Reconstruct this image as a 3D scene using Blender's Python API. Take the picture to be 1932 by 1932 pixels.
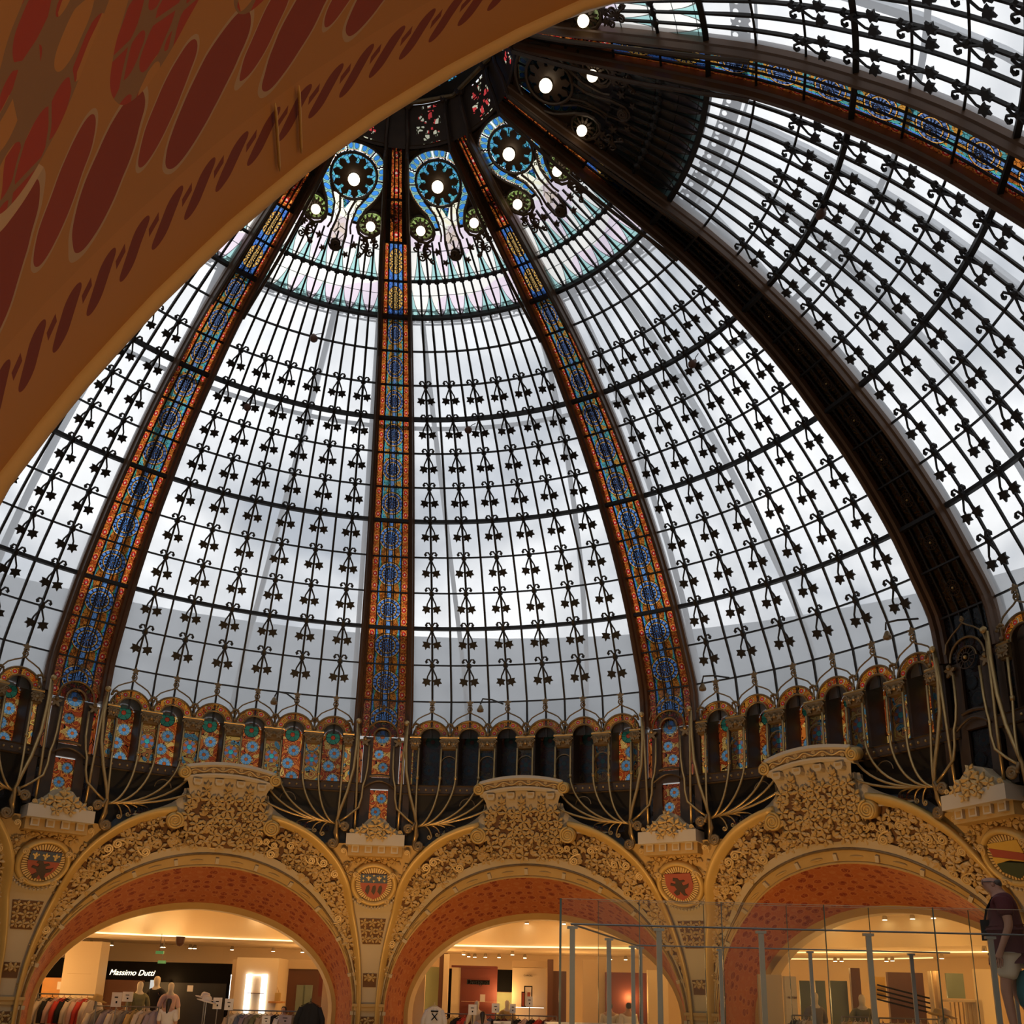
import bpy, math, random
from mathutils import Vector, Matrix
D = bpy.data
for o in list(D.objects): D.objects.remove(o)
SC = bpy.context.scene
COL = SC.collection
rnd = random.Random(7)
PI = math.pi
def rad(a): return a * PI / 180.0
# ------------------------------------------------------------------ camera
CAM = Vector((0.9654, -11.1911, -6.1151)); YAW, PITCH, ROLL, FPX = -0.0860, 0.3039, 0.0244, 1880.57
PPX, PPY, IMG = 966.0, 1288.0, 1932.0
_f = Vector((-math.sin(YAW) * math.cos(PITCH), math.cos(YAW) * math.cos(PITCH), math.sin(PITCH)))
_r = Vector((math.cos(YAW), math.sin(YAW), 0)); _u = _r.cross(_f)
CR = math.cos(ROLL) * _r + math.sin(ROLL) * _u
CU = -math.sin(ROLL) * _r + math.cos(ROLL) * _u
cd = D.cameras.new('camera'); cam = D.objects.new('camera', cd); COL.objects.link(cam)
m = Matrix.Identity(4)
for i in range(3): m[i][0], m[i][1], m[i][2], m[i][3] = CR[i], CU[i], -_f[i], CAM[i]
cam.matrix_world = m
cd.sensor_fit = 'HORIZONTAL'; cd.sensor_width = 36.0; cd.lens = FPX / IMG * 36.0
cd.shift_x = 0.0; cd.shift_y = (PPY - IMG / 2) / IMG
cd.clip_start = 0.05; cd.clip_end = 500
SC.camera = cam
def at(px, py, depth):
    """a real point at a given distance along the camera axis, for placing far things"""
    return CAM + (_f + CR * ((px - PPX) / FPX) - CU * ((py - PPY) / FPX)) * depth
# ------------------------------------------------------------------ exposure
SC.view_settings.view_transform = 'Standard'
try: SC.view_settings.look = 'None'
except Exception: pass
SC.view_settings.exposure = 0.0; SC.view_settings.gamma = 1.0; SC.view_settings.use_curve_mapping = False
cy_ = SC.cycles
cy_.max_bounces = 6; cy_.diffuse_bounces = 3; cy_.glossy_bounces = 2; cy_.transmission_bounces = 4; cy_.transparent_max_bounces = 8; cy_.caustics_reflective = False; cy_.caustics_refractive = False
# ------------------------------------------------------------------ sky
WSTR = 1.2
w = D.worlds.new('sky'); SC.world = w; w.use_nodes = True
nt = w.node_tree; nt.nodes.clear()
no = nt.nodes.new('ShaderNodeOutputWorld'); nb = nt.nodes.new('ShaderNodeBackground')
tc = nt.nodes.new('ShaderNodeTexCoord'); nz = nt.nodes.new('ShaderNodeTexNoise'); rp = nt.nodes.new('ShaderNodeValToRGB')
nz.inputs['Scale'].default_value = 4.2; nz.inputs['Detail'].default_value = 4.0; nz.inputs['Roughness'].default_value = 0.55
nz.inputs['Distortion'].default_value = 0.5
rp.color_ramp.elements[0].position = 0.36; rp.color_ramp.elements[0].color = (0.40, 0.45, 0.52, 1)
rp.color_ramp.elements[1].position = 0.60; rp.color_ramp.elements[1].color = (1.46, 1.45, 1.44, 1)
nt.links.new(tc.outputs['Generated'], nz.inputs['Vector']); nt.links.new(nz.outputs['Fac'], rp.inputs['Fac'])
nt.links.new(rp.outputs['Color'], nb.inputs['Color']); nb.inputs['Strength'].default_value = WSTR
nt.links.new(nb.outputs['Background'], no.inputs['Surface'])
# ------------------------------------------------------------------ unseen warm fill spots in the hall, added to light the gilded arches
def lamp(name, kind, loc, energy, color, size=0.3, target=None, spot=60, blend=0.6):
    ld = D.lights.new(name, kind); ld.energy = energy; ld.color = color
    if kind == 'AREA': ld.shape = 'DISK'; ld.size = size
    else: ld.shadow_soft_size = size
    if kind == 'SPOT': ld.spot_size = rad(spot); ld.spot_blend = blend
    lo = D.objects.new(name, ld); COL.objects.link(lo); lo.location = loc
    if target is not None:
        lo.rotation_euler = (Vector(target) - Vector(loc)).to_track_quat('-Z', 'Y').to_euler()
    return lo
WARM = (1.0, 0.56, 0.19)
for i, a in enumerate((108, 72, 36)):
    ca, sa = math.cos(rad(a)), math.sin(rad(a))
    lamp('hall_fill_spot', 'SPOT', (ca * 3.5, sa * 3.5, -9.5), 1050, WARM, 0.5, (ca * 10.4, sa * 10.4, -3.6), 70, 0.9)

# ------------------------------------------------------------------ materials
class G:
    """small wrapper to write node materials as expressions"""
    def __init__(s, name):
        s.m = D.materials.new(name); s.m.use_nodes = True; s.t = s.m.node_tree; s.t.nodes.clear()
        s.out = s.n('OutputMaterial')
    def n(s, k): return s.t.nodes.new('ShaderNode' + k)
    def put(s, sock, v):
        if v is None: return
        if hasattr(v, 'is_output') or isinstance(v, bpy.types.NodeSocket): s.t.links.new(v, sock)
        elif isinstance(v, (tuple, list)) and len(v) == 3 and sock.type == 'RGBA': sock.default_value = (*v, 1)
        else: sock.default_value = v
    def math(s, op, a, b=None, c=None):
        n = s.n('Math'); n.operation = op; s.put(n.inputs[0], a); s.put(n.inputs[1], b); s.put(n.inputs[2], c); return n.outputs[0]
    def lt(s, a, b): return s.math('LESS_THAN', a, b)
    def gt(s, a, b): return s.math('GREATER_THAN', a, b)
    def add(s, a, b): return s.math('ADD', a, b)
    def sub(s, a, b): return s.math('SUBTRACT', a, b)
    def mul(s, a, b): return s.math('MULTIPLY', a, b)
    def mx(s, a, b): return s.math('MAXIMUM', a, b)
    def mix(s, f, a, b):
        n = s.n('MixRGB'); s.put(n.inputs[0], f); s.put(n.inputs[1], a); s.put(n.inputs[2], b); return n.outputs[0]
    def mult(s, a, b):
        n = s.n('MixRGB'); n.blend_type = 'MULTIPLY'; n.inputs[0].default_value = 1; s.put(n.inputs[1], a); s.put(n.inputs[2], b); return n.outputs[0]
    def coord(s, k='Object'): return s.n('TexCoord').outputs[k]
    def xyz(s, v):
        n = s.n('SeparateXYZ'); s.put(n.inputs[0], v); return n.outputs
    def comb(s, x, y, z=0.0):
        n = s.n('CombineXYZ'); s.put(n.inputs[0], x); s.put(n.inputs[1], y); s.put(n.inputs[2], z); return n.outputs[0]
    def noise(s, vec, scale, detail=2.0):
        n = s.n('TexNoise'); s.put(n.inputs['Vector'], vec); n.inputs['Scale'].default_value = scale; n.inputs['Detail'].default_value = detail; return n.outputs['Fac']
    def vor(s, vec, scale, feature='F1', out='Distance', rndm=1.0):
        n = s.n('TexVoronoi'); n.feature = feature; s.put(n.inputs['Vector'], vec); n.inputs['Scale'].default_value = scale
        n.inputs['Randomness'].default_value = rndm; return n.outputs[out]
    def ramp(s, f, stops, interp='LINEAR'):
        n = s.n('ValToRGB'); n.color_ramp.interpolation = interp; e = n.color_ramp.elements
        while len(e) < len(stops): e.new(0.5)
        for i, (p, c) in enumerate(stops):
            e[i].position = p; e[i].color = (*c, 1) if len(c) == 3 else c
        s.put(n.inputs[0], f); return n.outputs[0]
    def rand(s): return s.n('ObjectInfo').outputs['Random']
    def bsdf(s, col, rough=0.5, metal=0.0, bump=None, bstr=0.3, bdist=0.02, emit=None, estr=0.0, spec=0.5):
        p = s.n('BsdfPrincipled'); s.put(p.inputs['Base Color'], col); s.put(p.inputs['Roughness'], rough); s.put(p.inputs['Metallic'], metal)
        p.inputs['Specular IOR Level'].default_value = spec
        if emit is not None: s.put(p.inputs['Emission Color'], emit); p.inputs['Emission Strength'].default_value = estr
        if bump is not None:
            b = s.n('Bump'); b.inputs['Strength'].default_value = bstr; b.inputs['Distance'].default_value = bdist
            s.put(b.inputs['Height'], bump); s.t.links.new(b.outputs[0], p.inputs['Normal'])
        s.t.links.new(p.outputs[0], s.out.inputs[0]); return s.m
    def glass(s, col, diffuse=0.3, tcol=None, gloss=0.04):
        """leaded / frosted pane: part clear, part diffusing"""
        a = s.n('BsdfTransparent'); b = s.n('BsdfTranslucent'); mxs = s.n('MixShader')
        s.put(a.inputs[0], col); s.put(b.inputs[0], tcol if tcol is not None else col); mxs.inputs[0].default_value = diffuse
        s.t.links.new(a.outputs[0], mxs.inputs[1]); s.t.links.new(b.outputs[0], mxs.inputs[2])
        o = mxs.outputs[0]
        if gloss:
            g = s.n('BsdfGlossy'); g.inputs['Roughness'].default_value = 0.25; g.inputs[0].default_value = (1, 1, 1, 1)
            m2 = s.n('MixShader'); m2.inputs[0].default_value = gloss; s.t.links.new(o, m2.inputs[1]); s.t.links.new(g.outputs[0], m2.inputs[2]); o = m2.outputs[0]
        s.t.links.new(o, s.out.inputs[0]); return s.m
M = {}
def plain(name, col, rough=0.55, metal=0.0, var=0.18, scale=6.0, bump=0.0, bscale=30.0, spec=0.5):
    g = G(name); v = g.coord('Object')
    f = g.noise(v, scale, 3.0)
    c = g.mix(f, tuple(x * (1 - var) for x in col), tuple(min(1, x * (1 + var)) for x in col))
    M[name] = g.bsdf(c, rough, metal, g.noise(v, bscale, 2.0) if bump else None, bump, 0.01, spec=spec); return M[name]
def glow(name, col, strength, base=(0.8, 0.8, 0.8)):
    g = G(name); M[name] = g.bsdf(base, 0.4, 0, emit=col, estr=strength); return M[name]
plain('bronze', (0.060, 0.034, 0.017), 0.45, 0.3, 0.35, 5)
plain('rib_brown', (0.105, 0.050, 0.022), 0.42, 0.15, 0.3, 3)
plain('iron', (0.020, 0.017, 0.015), 0.5, 0.2, 0.3, 9)
plain('gilt_tube', (0.46, 0.31, 0.13), 0.33, 0.65, 0.25, 7)
plain('gilt_dark', (0.22, 0.14, 0.06), 0.42, 0.45, 0.4, 14)
plain('black_metal', (0.012, 0.010, 0.009), 0.35, 0.2, 0.3, 6)
plain('plaster', (0.54, 0.42, 0.26), 0.75, 0, 0.10, 2.2, 0.05)
plain('plaster_gold', (0.50, 0.31, 0.10), 0.6, 0, 0.16, 3.0, 0.05)
plain('leaf_gold', (0.64, 0.43, 0.17), 0.42, 0.05, 0.22, 5.0, 0.05)
plain('gold_mould', (0.60, 0.38, 0.11), 0.42, 0.12, 0.12, 3.0)
plain('frieze_gold', (0.33, 0.185, 0.06), 0.6, 0, 0.2)
plain('shaded_ground', (0.15, 0.065, 0.020), 0.8, 0, 0.3, 8.0)  # dark tone paints in the shade between the relief leaves
plain('stone_white', (0.56, 0.47, 0.35), 0.75, 0, 0.08, 3.0, 0.05)
plain('lead_sheet', (0.075, 0.082, 0.088), 0.65, 0.1, 0.4, 3.0)
glow('globe', (1.0, 0.86, 0.62), 2.2)
# clear frosted dome pane
g = G('pane'); v = g.coord('Object'); n1 = g.noise(v, 1.3, 3.0); n2 = g.noise(v, 22.0, 3.0)
rv = g.add(0.76, g.mul(g.rand(), 0.16)); d = g.add(g.mul(n1, 0.22), g.mul(n2, 0.10))
val = g.sub(g.add(rv, 0.06), d)
cc = g.comb(g.mul(val, 0.985), val, g.mul(val, 1.015))
M['pane'] = g.glass(cc, 0.42, g.mix(n1, (0.78, 0.80, 0.83), (0.70, 0.72, 0.75)), 0.03)
# pastel leaded panes of the upper zone: uv x across, y up
def lead_lines(g, vec, scale, th):
    return g.gt(g.vor(vec, scale, 'DISTANCE_TO_EDGE'), th)
g = G('pastel_pane'); uv = g.coord('UV'); X, Y, _ = g.xyz(uv)
c = g.mix(g.noise(g.coord('Object'), 2.0, 2), (0.80, 0.74, 0.68), (0.78, 0.80, 0.78))
c = g.mix(g.gt(g.noise(g.coord('Object'), 1.1, 1), 0.54), c, (0.72, 0.62, 0.70))
par = g.math('ABSOLUTE', g.sub(g.math('FRACT', g.mul(X, 1.0)), 0.5))
edge = g.math('ABSOLUTE', g.sub(Y, g.add(0.1, g.mul(g.math('POWER', par, 2.0), 3.0))))
c = g.mix(g.lt(Y, g.add(0.06, g.mul(g.math('POWER', par, 2.0), 3.0))), c, (0.33, 0.56, 0.55))
ln = g.mx(g.lt(edge, 0.035), g.lt(g.math('ABSOLUTE', g.sub(g.math('FRACT', g.mul(Y, 2.2)), 0.5)), 0.02))
M['pastel_pane'] = g.glass(g.mult(c, g.mix(ln, (1, 1, 1), (0.10, 0.12, 0.12))), 0.35)
# rib centre glass: uv in -1..1
def rib_glass(name, ground1, ground2, side, disc, col):
    g = G(name); X, Y, _ = g.xyz(g.coord('UV')); ob = g.coord('Object')
    ax = g.math('ABSOLUTE', X)
    rr = g.math('SQRT', g.add(g.math('POWER', g.mul(X, 0.62), 2.0), g.math('POWER', Y, 2.0)))
    ang = g.math('ARCTAN2', g.mul(X, 0.62), Y)
    spoke = g.gt(g.math('SINE', g.mul(ang, 16.0)), -0.45)
    wav = g.add(0.72, g.mul(g.math('COSINE', g.mul(Y, 3.2)), -0.13))
    c = g.mix(g.gt(g.noise(ob, 9.0, 1), 0.5), ground1, ground2)
    c = g.mix(g.gt(ax, wav), c, g.mix(g.gt(ax, 0.88), side, (0.05, 0.16, 0.50)))
    c = g.mix(g.lt(ax, 0.17), c, col)
    c = g.mix(g.lt(rr, 0.66), c, (0.62, 0.30, 0.06))
    ringc = g.mix(spoke, (0.02, 0.03, 0.08), disc)
    c = g.mix(g.lt(rr, 0.60), c, ringc)
    c = g.mix(g.lt(rr, 0.43), c, (0.50, 0.26, 0.06))
    c = g.mix(g.lt(rr, 0.38), c, g.mix(g.gt(g.math('SINE', g.mul(ang, 14.0)), 0.0), (0.01, 0.015, 0.03), disc))
    lead = g.mul(lead_lines(g, g.comb(X, g.mul(Y, 1.6)), 3.6, 0.035), g.gt(g.math('ABSOLUTE', g.sub(ax, 0.19)), 0.035))
    lead = g.mul(lead, g.mul(g.gt(g.math('ABSOLUTE', g.sub(rr, 0.66)), 0.018), g.gt(g.math('ABSOLUTE', g.sub(rr, 0.44)), 0.018)))
    c = g.mult(c, g.mix(lead, (0.02, 0.015, 0.01), (1, 1, 1)))
    c = g.mult(c, g.mix(g.noise(ob, 1.7, 2), (0.55, 0.55, 0.55), (1.25, 1.25, 1.25)))
    M[name] = g.glass(c, 0.3)
rib_glass('rib_glass_low', (0.40, 0.125, 0.018), (0.20, 0.050, 0.008), (0.04, 0.26, 0.15), (0.09, 0.23, 0.56), (0.10, 0.22, 0.46))
rib_glass('rib_glass_mid', (0.36, 0.17, 0.03), (0.06, 0.22, 0.24), (0.07, 0.36, 0.26), (0.09, 0.15, 0.32), (0.09, 0.17, 0.34))
rib_glass('rib_glass_top', (0.06, 0.16, 0.50), (0.09, 0.26, 0.52), (0.05, 0.14, 0.48), (0.62, 0.38, 0.10), (0.10, 0.22, 0.55))
g = G('rib_strip'); X, Y, _ = g.xyz(g.coord('UV')); ob = g.coord('Object')
fy = g.sub(g.math('FRACT', g.mul(g.add(Y, 1.0), 1.5)), 0.5)
rr = g.math('SQRT', g.add(g.math('POWER', g.mul(X, 0.36), 2.0), g.math('POWER', fy, 2.0)))
c = g.mix(g.gt(g.noise(ob, 14.0, 1), 0.52), (0.36, 0.060, 0.012), (0.46, 0.13, 0.02))
c = g.mix(g.lt(rr, 0.30), c, (0.66, 0.25, 0.05)); c = g.mix(g.lt(rr, 0.23), c, (0.50, 0.03, 0.02)); c = g.mix(g.lt(rr, 0.08), c, (0.70, 0.40, 0.30))
c = g.mult(c, g.mix(lead_lines(g, g.comb(X, g.mul(Y, 4.0)), 1.8, 0.05), (0.03, 0.01, 0.005), (1, 1, 1)))
c = g.mult(c, g.mix(g.noise(ob, 1.1, 2), (0.45, 0.45, 0.45), (1.25, 1.25, 1.25)))
M['rib_strip'] = g.glass(c, 0.3)
# ------------------------------------------------------------------ mesh builder
class MB:
    def __init__(s): s.v = []; s.f = []; s.uv = {}
    def add(s, vs, fs, uvs=None):
        b = len(s.v); s.v += [tuple(p) for p in vs]
        for i, f in enumerate(fs):
            if uvs is not None: s.uv[len(s.f)] = [uvs[j] for j in f]
            s.f.append(tuple(b + j for j in f))
        return s
    def quad(s, a, b, c, d, uv=None):
        return s.add([a, b, c, d], [(0, 1, 2, 3)], uv)
    def box(s, lo, hi, mat=None):
        x0, y0, z0 = lo; x1, y1, z1 = hi
        vs = [(x0, y0, z0), (x1, y0, z0), (x1, y1, z0), (x0, y1, z0), (x0, y0, z1), (x1, y0, z1), (x1, y1, z1), (x0, y1, z1)]
        if mat is not None: vs = [mat @ Vector(p) for p in vs]
        return s.add(vs, [(0, 3, 2, 1), (4, 5, 6, 7), (0, 1, 5, 4), (1, 2, 6, 5), (2, 3, 7, 6), (3, 0, 4, 7)])
    def tube(s, pts, r, n=6, closed=False, up=None):
        pts = [Vector(p) for p in pts]; N = len(pts); rr = r if isinstance(r, (list, tuple)) else [r] * N
        vs = []; prev = Vector(up) if up else None
        for i, p in enumerate(pts):
            a = pts[(i - 1) % N] if (closed or i > 0) else pts[i]; b = pts[(i + 1) % N] if (closed or i < N - 1) else pts[i]
            t = (b - a); t = t.normalized() if t.length > 1e-9 else Vector((0, 0, 1))
            if prev is None: prev = Vector((0, 0, 1)) if abs(t.z) < 0.9 else Vector((1, 0, 0))
            x = prev - t * prev.dot(t)
            if x.length < 1e-6: x = t.orthogonal()
            x.normalize(); y = t.cross(x); prev = x
            for k in range(n):
                an = 2 * PI * (k + 0.5) / n; vs.append(p + (x * math.cos(an) + y * math.sin(an)) * rr[i])
        fs = []
        for i in range(N if closed else N - 1):
            j = (i + 1) % N
            for k in range(n): fs.append((i * n + k, i * n + (k + 1) % n, j * n + (k + 1) % n, j * n + k))
        if not closed: fs.append(tuple(range(n - 1, -1, -1))); fs.append(tuple((N - 1) * n + k for k in range(n)))
        return s.add(vs, fs)
    def lathe(s, prof, n=16, mat=None):
        vs = []; fs = []
        for (r, z) in prof:
            for k in range(n):
                a = 2 * PI * k / n; p = Vector((r * math.cos(a), r * math.sin(a), z)); vs.append(mat @ p if mat is not None else p)
        for i in range(len(prof) - 1):
            for k in range(n): fs.append((i * n + k, i * n + (k + 1) % n, (i + 1) * n + (k + 1) % n, (i + 1) * n + k))
        fs.append(tuple(range(n - 1, -1, -1))); fs.append(tuple((len(prof) - 1) * n + k for k in range(n)))
        return s.add(vs, fs)
    def ball(s, c, r, n=10, m=6, sx=1, sy=1, sz=1, mat=None):
        prof = [(max(1e-4, math.sin(PI * i / m)) * r, -math.cos(PI * i / m) * r) for i in range(m + 1)]
        T = Matrix.Translation(Vector(c)) @ Matrix.Diagonal((sx, sy, sz, 1))
        return s.lathe(prof, n, (mat @ T) if mat is not None else T)
    def prism(s, poly, h0, h1, mp):
        """poly in 2d, mp(x, y, h) -> point"""
        n = len(poly); vs = [mp(x, y, h0) for x, y in poly] + [mp(x, y, h1) for x, y in poly]
        fs = [tuple(range(n - 1, -1, -1)), tuple(range(n, 2 * n))] + [(i, (i + 1) % n, n + (i + 1) % n, n + i) for i in range(n)]
        return s.add(vs, fs)
    def sweep(s, frames, sec, closed=True, caps=True):
        """frames: list of functions (a, b) -> point ; sec: list of (a, b)"""
        n = len(sec); vs = [fr(a, b) for fr in frames for a, b in sec]; fs = []
        for i in range(len(frames) - 1):
            for k in range(n if closed else n - 1): fs.append((i * n + k, i * n + (k + 1) % n, (i + 1) * n + (k + 1) % n, (i + 1) * n + k))
        if caps and closed: fs.append(tuple(range(n - 1, -1, -1))); fs.append(tuple((len(frames) - 1) * n + k for k in range(n)))
        return s.add(vs, fs)
    def grid(s, fn, nu, nv, uv=False, keep=None):
        b = len(s.v); s.v += [tuple(fn(i / nu, j / nv)) for j in range(nv + 1) for i in range(nu + 1)]
        for j in range(nv):
            for i in range(nu):
                if keep and not keep((i + 0.5) / nu, (j + 0.5) / nv): continue
                q = [(i, j), (i + 1, j), (i + 1, j + 1), (i, j + 1)]
                if uv: s.uv[len(s.f)] = [(a / nu, c / nv) for a, c in q]
                s.f.append(tuple(b + c * (nu + 1) + a for a, c in q))
        return s
    def mesh(s, name, mat, smooth=False):
        me = D.meshes.new(name); me.from_pydata(s.v, [], s.f)
        if s.uv:
            ul = me.uv_layers.new(name='UVMap'); li = 0
            for fi, f in enumerate(s.f):
                u = s.uv.get(fi)
                for j in range(len(f)): ul.data[li].uv = u[j] if u else (0, 0); li += 1
        if isinstance(mat, str): mat = M[mat]
        me.materials.append(mat)
        if smooth: me.polygons.foreach_set('use_smooth', [True] * len(me.polygons))
        me.update(); return me
    def build(s, name, mat, parent=None, smooth=False, loc=None):
        return obj(name, s.mesh(name, mat, smooth), parent, loc)
def obj(name, me, parent=None, loc=None, mtx=None):
    o = D.objects.new(name, me); COL.objects.link(o); o.parent = parent
    if loc is not None: o.location = loc
    elif parent is not None and 'off' in parent: o.location = parent['off']
    if mtx is not None:
        T = Matrix.Translation(Vector(parent['off'])) if (parent is not None and 'off' in parent) else Matrix.Identity(4)
        o.matrix_local = T @ mtx
    return o
def tag(o, label=None, cat=None, group=None, kind=None):
    if label: o['label'] = label
    if cat: o['category'] = cat
    if group: o['group'] = group
    if kind: o['kind'] = kind
    return o
OFFS = {}
def root(name, az, base, label=None, cat=None, group=None, kind=None):
    """empty at the base point of a thing; parts are modelled in dome-axis coordinates (x clockwise, y outward) and shifted"""
    e = D.objects.new(name, None); COL.objects.link(e); e.empty_display_size = 0.2
    a = rad(az - 90); b = Vector(base); e.location = Matrix.Rotation(a, 4, 'Z') @ b; e.rotation_euler = (0, 0, a)
    e['off'] = tuple(-b); return tag(e, label, cat, group, kind)
def clone(src, name, az, base, **k):
    """copy a thing with parts and sub-parts"""
    e = root(name, az, base, **k)
    for ch in list(src.children):
        c = ch.copy(); COL.objects.link(c); c.parent = e
        for g2 in ch.children:
            d = g2.copy(); COL.objects.link(d); d.parent = c
    return e
def spiral(c, ex, ey, r0, r1, a0, turns, n=22):
    """flat spiral points around c in the plane ex, ey"""
    c = Vector(c); out = []
    for i in range(n + 1):
        f = i / n; r = r0 + (r1 - r0) * f; a = a0 + turns * 2 * PI * f
        out.append(c + Vector(ex) * (r * math.cos(a)) + Vector(ey) * (r * math.sin(a)))
    return out
def bez(p0, p1, p2, p3, n=10):
    p0, p1, p2, p3 = Vector(p0), Vector(p1), Vector(p2), Vector(p3)
    return [p0 * (1 - t) ** 3 + p1 * 3 * t * (1 - t) ** 2 + p2 * 3 * t * t * (1 - t) + p3 * t ** 3 for t in [i / n for i in range(n + 1)]]
def table(tab, x):
    if x <= tab[0][0]: return tab[0][1]
    for (a, b), (c, d) in zip(tab, tab[1:]):
        if x <= c: return b + (d - b) * (x - a) / (c - a)
    return tab[-1][1]
# ------------------------------------------------------------------ the dome: profile by ring number k (0 = ring under the medallions, 11 = ring over the arcade)
_KR = [1.75, 2.50, 3.17, 3.81, 4.431, 5.042, 5.629, 6.19, 6.764, 7.305, 7.808, 8.343, 8.824, 9.265, 9.648, 10.0, 10.10]
_KZ = [6.95, 6.60, 6.31, 6.03, 5.746, 5.449, 5.101, 4.708, 4.277, 3.799, 3.283, 2.708, 2.091, 1.443, 0.73, 0.0, -0.80]
def _cr(a, k):
    x = min(max(k + 4, 0), len(a) - 1.000001); i = int(x); f = x - i
    p = [a[min(max(i + j, 0), len(a) - 1)] for j in (-1, 0, 1, 2)]
    if i == 0: p[0] = 2 * p[1] - p[2]
    if i == len(a) - 2: p[3] = 2 * p[2] - p[1]
    return p[1] + 0.5 * f * (p[2] - p[0] + f * (2 * p[0] - 5 * p[1] + 4 * p[2] - p[3] + f * (3 * (p[1] - p[2]) + p[3] - p[0])))
def prof(k): return _cr(_KR, k), _cr(_KZ, k)
def pnorm(k):
    """unit tangent (downwards) and inward normal in the (r, z) plane"""
    a, b = prof(k - 0.05), prof(k + 0.05); t = Vector((b[0] - a[0], b[1] - a[1])).normalized(); return t, Vector((t.y, -t.x)) if t.y < 0 else Vector((-t.y, t.x))
def hw(k): return 0.31 + 0.0288 * min(k, 11.3)
def PHI(k): r, _ = prof(k); return PI / 10 - math.asin(hw(k) / r)
def surf(k, phi, d=0.0):
    r, z = prof(k); t, n = pnorm(k); r2 = r + n.x * d; z2 = z + n.y * d
    return Vector((r2 * math.sin(phi), r2 * math.cos(phi), z2))
def sframe(k, phi, d=0.0):
    """matrix with x = clockwise, y = down the dome, z = inward"""
    p = surf(k, phi, d); t, n = pnorm(k)
    ex = Vector((math.cos(phi), -math.sin(phi), 0)); ey = Vector((t.x * math.sin(phi), t.x * math.cos(phi), t.y)); ez = Vector((n.x * math.sin(phi), n.x * math.cos(phi), n.y))
    mt = Matrix.Identity(4)
    for i in range(3): mt[i][0], mt[i][1], mt[i][2], mt[i][3] = ex[i], ey[i], ez[i], p[i]
    return mt
NC = 12
def frac(k, c): return -PHI(k) + 2 * PHI(k) * c / NC
# --- leaf ornament: scroll pair over a node, two stems with five-lobed leaves
def leaf_poly(cx, cy, R, rot, lobes=5, inner=0.42):
    pts = []
    for i in range(lobes * 4):
        a = rot + 2 * PI * i / (lobes * 4); q = i % 4
        rr = R * (1.0 if q == 0 else (0.72 if q in (1, 3) else inner))
        pts.append((cx + rr * math.cos(a), cy + rr * math.sin(a)))
    return pts
def leaf_ornament():
    b = MB(); T = lambda x, y, h: (x, y, h)
    b.lathe([(0.046, 0.0), (0.054, 0.03), (0.035, 0.06)], 8)
    for s in (-1, 1):
        pts = [(0, -0.01, 0.05), (s * 0.012, -0.06, 0.06), (s * 0.045, -0.115, 0.06), (s * 0.085, -0.115, 0.06), (s * 0.105, -0.08, 0.06), (s * 0.085, -0.055, 0.06)]
        b.tube(pts, [0.016, 0.016, 0.017, 0.017, 0.024, 0.030], 5)
        b.tube([(0, 0.02, 0.045), (s * 0.035, 0.10, 0.06), (s * 0.075, 0.18, 0.07), (s * 0.085, 0.24, 0.07)], [0.018, 0.015, 0.014, 0.016], 5)
        ivy = [(0, 1.15), (22, .66), (50, 1.0), (78, .56), (108, .86), (142, .46), (180, .34)]; ivy = ivy + [(360 - a, r) for a, r in ivy[-2:0:-1]]
        b.prism([(s * 0.090 + 0.098 * r * math.sin(rad(a + s * 14)), 0.262 + 0.098 * r * math.cos(rad(a + s * 14))) for a, r in ivy][::-1], 0.055, 0.085, T)
    return b.mesh('leaf_ornament', 'iron')
LEAF_ME = leaf_ornament()
def node_boss():
    b = MB(); b.lathe([(0.05, -0.01), (0.055, 0.03), (0.02, 0.05)], 8); return b.mesh('node_boss', 'iron')
NODE_ME = node_boss()
def make_bay(kind='full'):
    e = root('window_1', 72, (0, 10.0, 0.0), kind='structure')
    for r_ in range(0, 12):
        k0, k1 = r_, r_ + 1
        for c in range(NC):
            q = [surf(k1, frac(k1, c)), surf(k1, frac(k1, c + 1)), surf(k0, frac(k0, c + 1)), surf(k0, frac(k0, c))]
            MB().quad(*q).build('pane', 'pane', e)
    for r_, (k0, k1) in enumerate(((-1, 0), (-2.35, -1))):
        for c in range(NC):
            q = [surf(k1, frac(k1, c)), surf(k1, frac(k1, c + 1)), surf(k0, frac(k0, c + 1)), surf(k0, frac(k0, c))]
            u0 = c / 2.0 if r_ == 0 else c / 2.0 + 0.5
            MB().quad(*q, uv=[(u0, 0.06 if r_ == 0 else 0.15), (u0 + 0.5, 0.06 if r_ == 0 else 0.15), (u0 + 0.5, 1.1), (u0, 1.1)]).build('pane', 'pastel_pane', e)
    for j in range(1, NC):
        ks = [12 - i * 0.5 for i in range(0, 29)]
        ks = [k for k in ks if k >= -2.4]
        pts = [surf(k, frac(k, j), 0.02) for k in ks]
        MB().tube(pts, [0.027 if k > 0 else 0.021 for k in ks], 4).build('glazing_bar', 'iron', e)
    for k in range(-1, 12):
        thick = k in (0, 3, 6, 9)
        pts = [surf(k, -PHI(k) + 2 * PHI(k) * i / 24, 0.02 if not thick else 0.03) for i in range(25)]
        MB().tube(pts, 0.052 if thick else (0.03 if k == -1 else 0.021), 4).build('ring_bar', 'iron', e)
    for k in range(2, 11):
        for j in range(1, NC, 2):
            obj('leaf_ornament', LEAF_ME, e, mtx=sframe(k, frac(k, j), 0.03) @ Matrix.Scale(0.94 + 0.03 * k, 4))
    for j in range(1, NC): obj('node_boss', NODE_ME, e, mtx=sframe(-1, frac(-1, j), 0.02))
    return e
BAYS = {1: 144, 2: 108, 3: 72, 4: 36, 5: 0, 6: -36}
bay0 = make_bay()
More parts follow.
